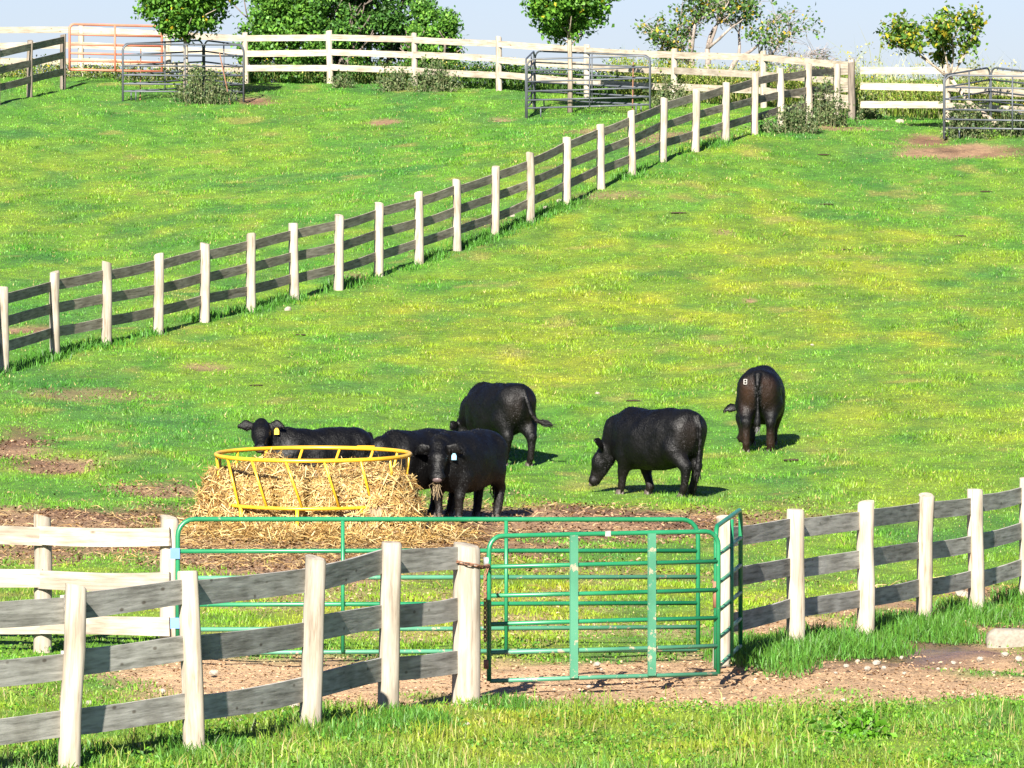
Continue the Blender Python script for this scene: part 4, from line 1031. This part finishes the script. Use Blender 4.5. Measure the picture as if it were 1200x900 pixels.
def bushy(px, d, label, Rx, Hc, seed, cols, weights, n=900, size=0.13, zlow=0.0, bark='bark', hol=0.36, dens=11):
    rnd = random.Random(seed); base = at(px, d); base.z -= 0.15; parts = []; tips = []
    for k in range(5):
        d0 = Vector((rnd.gauss(0, .28), rnd.gauss(0, .28), 1))
        limb(base+Vector((rnd.gauss(0, .1), rnd.gauss(0, .1), 0)), d0, Hc*0.36, 0.11, 2, rnd, [], parts, 0.5, 0.3, (2, 3), 0.7, 3)
    # clumps of foliage over the crown
    cl = []
    for k in range(70):
        while True:
            q = Vector((rnd.uniform(-1, 1), rnd.uniform(-1, 1), rnd.uniform(-1, 1)))
            if 0.3 < math.hypot(q.x, q.y) < 1 and not (q.z > 0.5 and math.hypot(q.x, q.y) > 1.45-0.9*q.z): break
        cl.append((base+Vector((q.x*Rx*.86, q.y*Rx*.86, zlow+(Hc-zlow)*min(0.98, max(0.02, 0.5+0.52*q.z+rnd.uniform(-.12, .12))))), rnd.uniform(.16, .34)*Rx))
    for k in range(n):
        c, r = cl[rnd.randrange(len(cl))]
        q = Vector((rnd.gauss(0, 1), rnd.gauss(0, 1), rnd.gauss(0, 1))).normalized()*r*rnd.uniform(.55, 1.05)
        p = c+q
        if p.z > base.z+0.1: tips.append(p)
    put_tree('bushy_tree', base, label, 'tree', parts, tips, cols, weights, dens, 0.10, size, bark)
BR = [(0.10, 0.24, 0.03), (0.15, 0.30, 0.04), (0.06, 0.16, 0.025)]
DK = [(0.055, 0.15, 0.026), (0.085, 0.20, 0.03), (0.036, 0.10, 0.02)]
bushy(338, 186.3, 'bright green bushy tree behind the pale hilltop fence, bushiest of three', 1.45, 4.3, 21, BR, (3, 2, 2), 2400, 0.12, -0.3)
bushy(436, 187.5, 'tall dark green tree behind the pale hilltop fence between two brighter ones', 1.60, 5.0, 22, DK, (3, 2, 2), 2400, 0.12, -0.2)
bushy(506, 185.8, 'low rounded green tree behind the pale hilltop fence, lowest of three', 0.80, 2.35, 23, BR, (3, 2, 3), 1100, 0.11, -0.2)
bushy(390, 185.8, 'dense green shrub filling the gap between two trees behind the pale fence', 0.95, 3.3, 24, DK+BR, (2, 1, 1, 1, 1, 1), 1300, 0.11, -0.2)
# many-stemmed half bare tree
def bare_tree():
    rnd = random.Random(31); base = at(826, 181.0); base.z -= 0.3; parts = []; tips = []; bare = []
    for (dx, dz, L, r, lf) in ((-0.34, 1.0, 1.25, .14, 1), (-0.55, 0.8, 1.1, .09, 1), (-0.02, 1.0, 1.4, .11, 1), (0.40, 0.85, 1.35, .11, 1), (0.75, 0.75, 1.4, .09, 1), (0.95, 0.55, 1.35, .08, 0), (1.15, 0.40, 1.2, .06, 0)):
        limb(base+Vector((dx*0.55, 0, 0)), Vector((dx, rnd.gauss(0, .2), dz)), L, r, 3, rnd, tips if lf else bare, parts, 0.48, 0.04, (2, 4), 0.72, 4)
    rnd.shuffle(tips); rnd.shuffle(bare)
    t = put_tree('half_bare_tree', base, 'spreading many-stemmed tree with bare grey twigs and yellowing leaves on the hilltop', 'tree', parts, tips[:420]+bare[:60], [(0.06, 0.13, 0.03), (0.09, 0.17, 0.03), (0.45, 0.31, 0.03)], (4, 3, 0.8), 9, 0.14, 0.11, 'twig')
    tw = []
    for p in bare+tips[100:170]:
        for k in range(4):
            d = Vector((rnd.gauss(.4, .6), rnd.gauss(0, .6), rnd.gauss(0.05, .5))).normalized()*rnd.uniform(.25, .6)
            tw.append(tube([p, p+d*.5+Vector((0, 0, .03)), p+d], [0.008, 0.006, 0.003], 3))
    v, f = join(tw); link('twigs', mesh_from('twigs', [Vector(q)-base for q in v], f, M['twig']), t, base)
    yl = [base+Vector((-0.95+rnd.gauss(0, .22), rnd.gauss(0, .2), 0.85+rnd.gauss(0, .28))) for k in range(26)]
    V, Fc, C = leaves(np.array([tuple(p) for p in yl]), 7, 0.07, 0.10, [(0.48, 0.33, 0.03), (0.08, 0.16, 0.03)], (2, 2))
    link('low_foliage', mesh_np('low_foliage', V-np.array(base), Fc, M['leaf'], C), t, base)
bare_tree()
# leaning sapling
def leaning():
    rnd = random.Random(12); base = G(A3.x+1.62, A3.y+1.35); parts = []; tips = []
    crotch = base+Vector((-1.35, 0.1, 1.32))
    parts.append(tube([base+Vector((0, 0, -.1)), base+Vector((-0.32, 0, .26)), base+Vector((-0.95, .05, .78)), crotch], [0.085, 0.07, 0.055, 0.045], 8))
    for (dx, dz, L) in ((-0.9, 0.9, .85), (-0.35, 1.2, .75), (0.3, 1.15, .95), (0.8, 1.0, .85), (-1.5, 0.75, .95), (0.1, 0.9, .5), (-1.2, 1.1, .9)):
        limb(crotch+Vector((rnd.gauss(0, .05), rnd.gauss(0, .05), 0)), Vector((dx, rnd.gauss(0, .35), dz)), L, 0.03, 2, rnd, tips, parts, 0.5, 0.12, (2, 3), 0.62, 3)
    put_tree('leaning_sapling', base, 'leaning sapling with yellow-green leaves above the hilltop fence', 'tree', parts, tips, [(0.10, 0.19, 0.02), (0.22, 0.24, 0.02), (0.05, 0.12, 0.02), (0.45, 0.34, 0.03)], (4, 2, 3, 0.8), 17, 0.12, 0.125, 'palebark')
    print('LEAN', len(tips))
leaning()

def weed_bush(px, d, w, h, label, seed, n=60, cols=None, group=None, name='weed_bush'):
    rnd = random.Random(seed); base = at(px, d); parts = []; tips = []
    for k in range(n):
        p0 = Vector((rnd.gauss(0, w*.42), rnd.gauss(0, w*.30), 0)); p0.z = float(gz(base.x+p0.x, base.y+p0.y))-base.z-0.02
        hh = h*rnd.uniform(.40, 1.25)*math.exp(-(p0.x/w)**2*0.9); e = p0+Vector((rnd.gauss(0, .10)+p0.x*.25, rnd.gauss(0, .10), hh)); m = p0.lerp(e, .5)+Vector((0, 0, .04))
        parts.append(tube([p0, m, e], [0.006, 0.005, 0.002], 3, cap=False))
        for i in range(int(3+hh*6)): tips.append(p0.lerp(e, rnd.uniform(.1, 1))+Vector((rnd.gauss(0, .05), rnd.gauss(0, .05), rnd.gauss(0, .03))))
    t = thing(name, base, label, 'plant', group)
    v, f = join(parts); cw = cols or [(0.12, 0.17, 0.06), (0.085, 0.135, 0.05), (0.17, 0.19, 0.09), (0.05, 0.09, 0.03)]
    link('stems', mesh_from('stems', v, f, plain('weed_stem_%d' % seed, (0.16, 0.17, 0.08))), t, base)['kind'] = 'stuff'
    V, Fc, C = leaves(np.array([tuple(p) for p in tips]), 4, 0.035, 0.07, cw, [1]*len(cw), 1.0)
    link('foliage', mesh_np('foliage', V, Fc, M['leaf'], C), t, base)
weed_bush(238, A.y+0.5, 0.75, 0.95, 'grey-green weed clump growing through the round maple guard', 1, 80)
weed_bush(462, 181.6, 0.5, 0.62, 'grey-green weed clump at the pale fence, smaller of two under the bushy trees', 2, 55)
weed_bush(507, 181.0, 0.65, 0.80, 'grey-green weed clump at the pale fence, larger of two under the bushy trees', 3, 80)
weed_bush(400, 182.6, 0.3, 0.38, 'low weed tuft at the foot of the pale fence below the dark tree', 4, 25)
weed_bush(930, 158.5, 0.8, 0.62, 'large grey-green weed clump at the upper end of the hill fence', 5, 85)
weed_bush(965, 162.5, 0.75, 0.95, 'tall weed clump just short of the dark fence corner post', 6, 90)
weed_bush(1014, 166.0, 0.4, 0.6, 'small weed clump behind the dark fence corner post', 7, 45)
weed_bush(1130, A3.y+0.2, 0.55, 0.85, 'grey-green weed clump growing through the panel by the leaning sapling', 8, 70)
weed_bush(1185, A3.y+0.8, 0.6, 0.7, 'dark weed clump inside the leaning sapling guard', 9, 60)
weed_bush(785, 173.6, 0.55, 0.75, 'weed clump beside the slender-trunked maple guard at the pale fence', 10, 60)
weed_bush(1012, 55.0, 0.16, 0.22, 'broad-leaved weed in the foreground grass', 11, 26, [(0.10, 0.26, 0.015), (0.07, 0.20, 0.012)])
weed_bush(1145, 167.5, 0.7, 1.2, 'tall flowering weeds beyond the pale fence right of the leaning sapling', 12, 60, [(0.20, 0.24, 0.05), (0.34, 0.34, 0.14), (0.12, 0.2, 0.04)])
# continuous tall growth beyond the crest fence
def crest_weeds(name, px0, px1, dens, hmin, hmax, cols, label, dback, gold=0.0, d0=0.5):
    n = int(abs(px1-px0)*dens); t = rng.uniform(0, 1, n); px = px0+(px1-px0)*t
    dline = np.interp(px, [b[0] for b in bp_[:-1]]+[998, 1110, 1228, 1345], [b[2] for b in bp_[:-1]]+[168.3, 165, 161.5, 158])
    d = dline+rng.uniform(d0, dback, n); x = (px-600)*d/F
    h = rng.uniform(hmin, hmax, n)*(0.5+fbm(x*1.4, d, 201, 3)); z = np.where(d < 190, gz(x, d), gz(x, d))-0.03
    a = rng.uniform(0, 2*np.pi, n); w = rng.uniform(.008, .02, n); b = rng.uniform(0, 2*np.pi, n); L = h*rng.uniform(.05, .8, n)
    wx, wy = np.cos(a)*w/2, np.sin(a)*w/2; tx, ty = np.cos(b)*L, np.sin(b)*L
    V = np.stack([np.stack([x-wx, d-wy, z], 1), np.stack([x+wx, d+wy, z], 1), np.stack([x+wx+tx*.4, d+wy+ty*.4, z+h*.65], 1), np.stack([x-wx+tx*.4, d-wy+ty*.4, z+h*.65], 1), np.stack([x+tx, d+ty, z+h*.95], 1)], 1).reshape(-1, 3)
    i = np.arange(n)*5
    Fc = np.concatenate([np.stack([i, i+1, i+2], 1), np.stack([i, i+2, i+3], 1), np.stack([i+3, i+2, i+4], 1)])
    C = np.repeat(np.array(cols)[rng.integers(0, len(cols), n)]*rng.uniform(.6, 1.3, n)[:, None], 5, 0)
    k = rng.uniform(0, 1, n) < 0.75
    lv, lfc, lc = leaves(np.stack([x+tx*.6, d+ty*.6, z+h*.7], 1)[k], 7, 0.11, 0.07, cols, [1]*len(cols), 1.0)
    V2, F2, C2 = [V, lv], [Fc, lfc+len(V)], [C, lc]
    if gold:
        k = rng.uniform(0, 1, n) < gold
        gv, gf, gc = leaves(np.stack([x+tx, d+ty, z+h*.95], 1)[k], 6, 0.05, 0.05, [(0.55, 0.40, 0.03), (0.5, 0.45, 0.12)], [1, 1], 1.0)
        V2.append(gv); F2.append(gf+len(V)+len(lv)); C2.append(gc)
    tag(link(name, mesh_np(name, np.concatenate(V2), np.concatenate(F2), M['leaf'], np.concatenate(C2))), label, 'weeds', kind='stuff')
YW = [(0.16, 0.24, 0.025), (0.24, 0.30, 0.04), (0.10, 0.19, 0.025), (0.34, 0.32, 0.12)]
crest_weeds('tall_weeds', 720, 1300, 9.0, 0.45, 1.15, YW, 'yellow-green tall weeds and grass beyond the hilltop fence', 4.5, 0.025)
crest_weeds('tall_weeds', 520, 720, 7.0, 0.3, 0.85, [(0.07, 0.17, 0.025), (0.12, 0.22, 0.03), (0.05, 0.12, 0.02)], 'leafy green weeds beyond the hilltop fence near the slender-trunked maple', 2.0, 0.06)
crest_weeds('tall_weeds', 285, 525, 8.0, 0.25, 0.7, [(0.045, 0.12, 0.02), (0.07, 0.16, 0.025), (0.14, 0.17, 0.04)], 'dark leafy undergrowth beneath the bushy hilltop trees', 2.5, 0.02)
crest_weeds('tall_weeds', -60, 285, 4.0, 0.08, 0.5, [(0.14, 0.21, 0.03), (0.30, 0.29, 0.14), (0.10, 0.18, 0.03)], 'thin dry weeds along the crest below the orange gate', 0.9, 0.10, -0.5)
crest_weeds('seed_stalks', 985, 1300, 0.8, 1.1, 1.9, [(0.36, 0.36, 0.20), (0.24, 0.28, 0.10)], 'thin pale seed stalks standing above the hilltop fence', 4.0, 0.1)

# ------------------------------------------------------------------ stones, slab, dung
def rock_mesh(seed, mat):
    rnd = random.Random(seed); V = []; n1, n2 = 5, 8
    for i in range(n1+1):
        th = math.pi*i/n1
        for j in range(n2):
            ph = 2*math.pi*j/n2; r = rnd.uniform(.78, 1.12)
            V.append((math.sin(th)*math.cos(ph)*r, math.sin(th)*math.sin(ph)*r*.8, math.cos(th)*r*.6))
    Fc = [(i*n2+j, (i+1)*n2+j, (i+1)*n2+(j+1) % n2, i*n2+(j+1) % n2) for i in range(n1) for j in range(n2)]
    return mesh_from('stone', V, Fc, M[mat])
RM = [rock_mesh(i, 'stone') for i in range(4)]
def stone(px, py, w, label, group):
    p = hit(px, py); s = w*p.y/F/2
    o = link('stone', random.choice(RM), None, p+Vector((0, 0, s*.18))); o.scale = (s, s*random.uniform(.8, 1.2), s*random.uniform(.8, 1.1)); o.rotation_euler = (random.uniform(-.3, .3), random.uniform(-.3, .3), random.uniform(0, 6))
    tag(o, label, 'stone', group)
for px, py, w in ((275,822,9),(290,830,14),(300,838,9),(268,838,8),(322,826,10),(338,820,9),(331,836,8),(345,829,13),(312,843,7),(190,812,11),(262,843,13),(281,846,10),(250,790,12),(104,826,13),(300,850,9)):
    stone(px, py, w, 'pale limestone rubble lying behind the near weathered fence', 'rubble behind the near fence')
for px, py, w in ((992,782,9),(1005,776,7),(1017,785,11),(1028,779,12),(1036,784,8),(1057,772,7),(1118,778,9),(1149,774,11),(1178,768,10),(1195,774,12),(1060,790,6),(1100,785,6),(1165,790,7),(940,780,7),(980,790,6)):
    stone(px, py, w, 'small pale stone lying along the muddy wheel rut', 'stones along the muddy rut')
for px, py, w in ((700,780,10),(705,786,6),(556,790,6),(690,806,7)):
    stone(px, py, w, 'small white stone on the lane inside the green gate', 'stones on the lane by the gate')
for px, py, w in ((989,822,9),(905,828,8),(849,820,7),(547,850,9),(1140,815,6)):
    stone(px, py, w, 'small pale stone in the foreground grass edge', 'stones in the foreground grass')
stone(1130, 700, 22, 'pale rounded boulder under the weathered fence above the verge', None)
for px, py, w in ((337,364,10),(640,246,12),(655,237,10),(600,254,9),(735,205,9)):
    stone(px, py, w, 'pale stone lying at the foot of the hill fence', 'stones along the hill fence')
stone(1055, 144, 12, 'pale tan stone on the grass between corner post and sapling guard', None)
for px, py, w in ((700,462,7),(698,412,4),(952,405,5)): stone(px, py, w, 'small white stone on the open pasture above the grazing cows', 'stones on the open pasture')
def slab():
    p = hit(1192, 757); V = []; Fc = []; L, wd, hh = 0.62, 0.13, 0.20; n = 10
    prof = [(-1, 0), (-1.0, .55), (-.86, .9), (-.6, 1.0), (.6, 1.0), (.86, .9), (1, .55), (1, 0)]
    xs = [-.30, -.295, -.27, -.22, 0, .2, .4, .55, .62]; sc_ = [.35, .7, .9, 1, 1.03, .98, 1.02, 1, .9]
    for x_, s in zip(xs, sc_):
        for (a, b) in prof: V.append((x_+random.uniform(-.008, .008), a*wd*s, -.04+b*hh*s+random.uniform(-.006, .006)))
    m = len(prof)
    for i in range(len(xs)-1):
        for k in range(m-1): Fc.append((i*m+k, (i+1)*m+k, (i+1)*m+k+1, i*m+k+1))
    Fc += [tuple(range(m)), tuple((len(xs)-1)*m+k for k in range(m-1, -1, -1))]
    o = link('stone_slab', mesh_from('stone_slab', V, Fc, M['slab'], True), None, p+Vector((0, .1, 0))); tag(o, 'pale rounded stone slab lying in the mud beside the verge', 'stone slab')
slab()
PM = mesh_from('cow_pat', [(math.cos(a)*r, math.sin(a)*r, z) for r, z in ((1, 0), (.75, .14), (.3, .2)) for a in [k*math.pi/5 for k in range(10)]],
               [(i*10+k, i*10+(k+1) % 10, (i+1)*10+(k+1) % 10, (i+1)*10+k) for i in range(2) for k in range(10)]+[tuple(range(20, 30))], M['pat'])
for px, py in ((1126,277),(795,250),(968,240),(990,293),(1155,225),(965,182),(742,470),(930,540),(560,610),(300,452),(352,393)):
    p = hit(px, py); o = link('cow_pat', PM, None, p+Vector((0, 0, .005))); s = random.uniform(.11, .2); o.scale = (s, s*random.uniform(.7, 1.1), s*0.6)
    tag(o, 'dark dried cow pat on the pasture grass', 'cow pat', 'cow pats on the pasture')
for t in THINGS: 
    if '_w' in t: del t['_w']
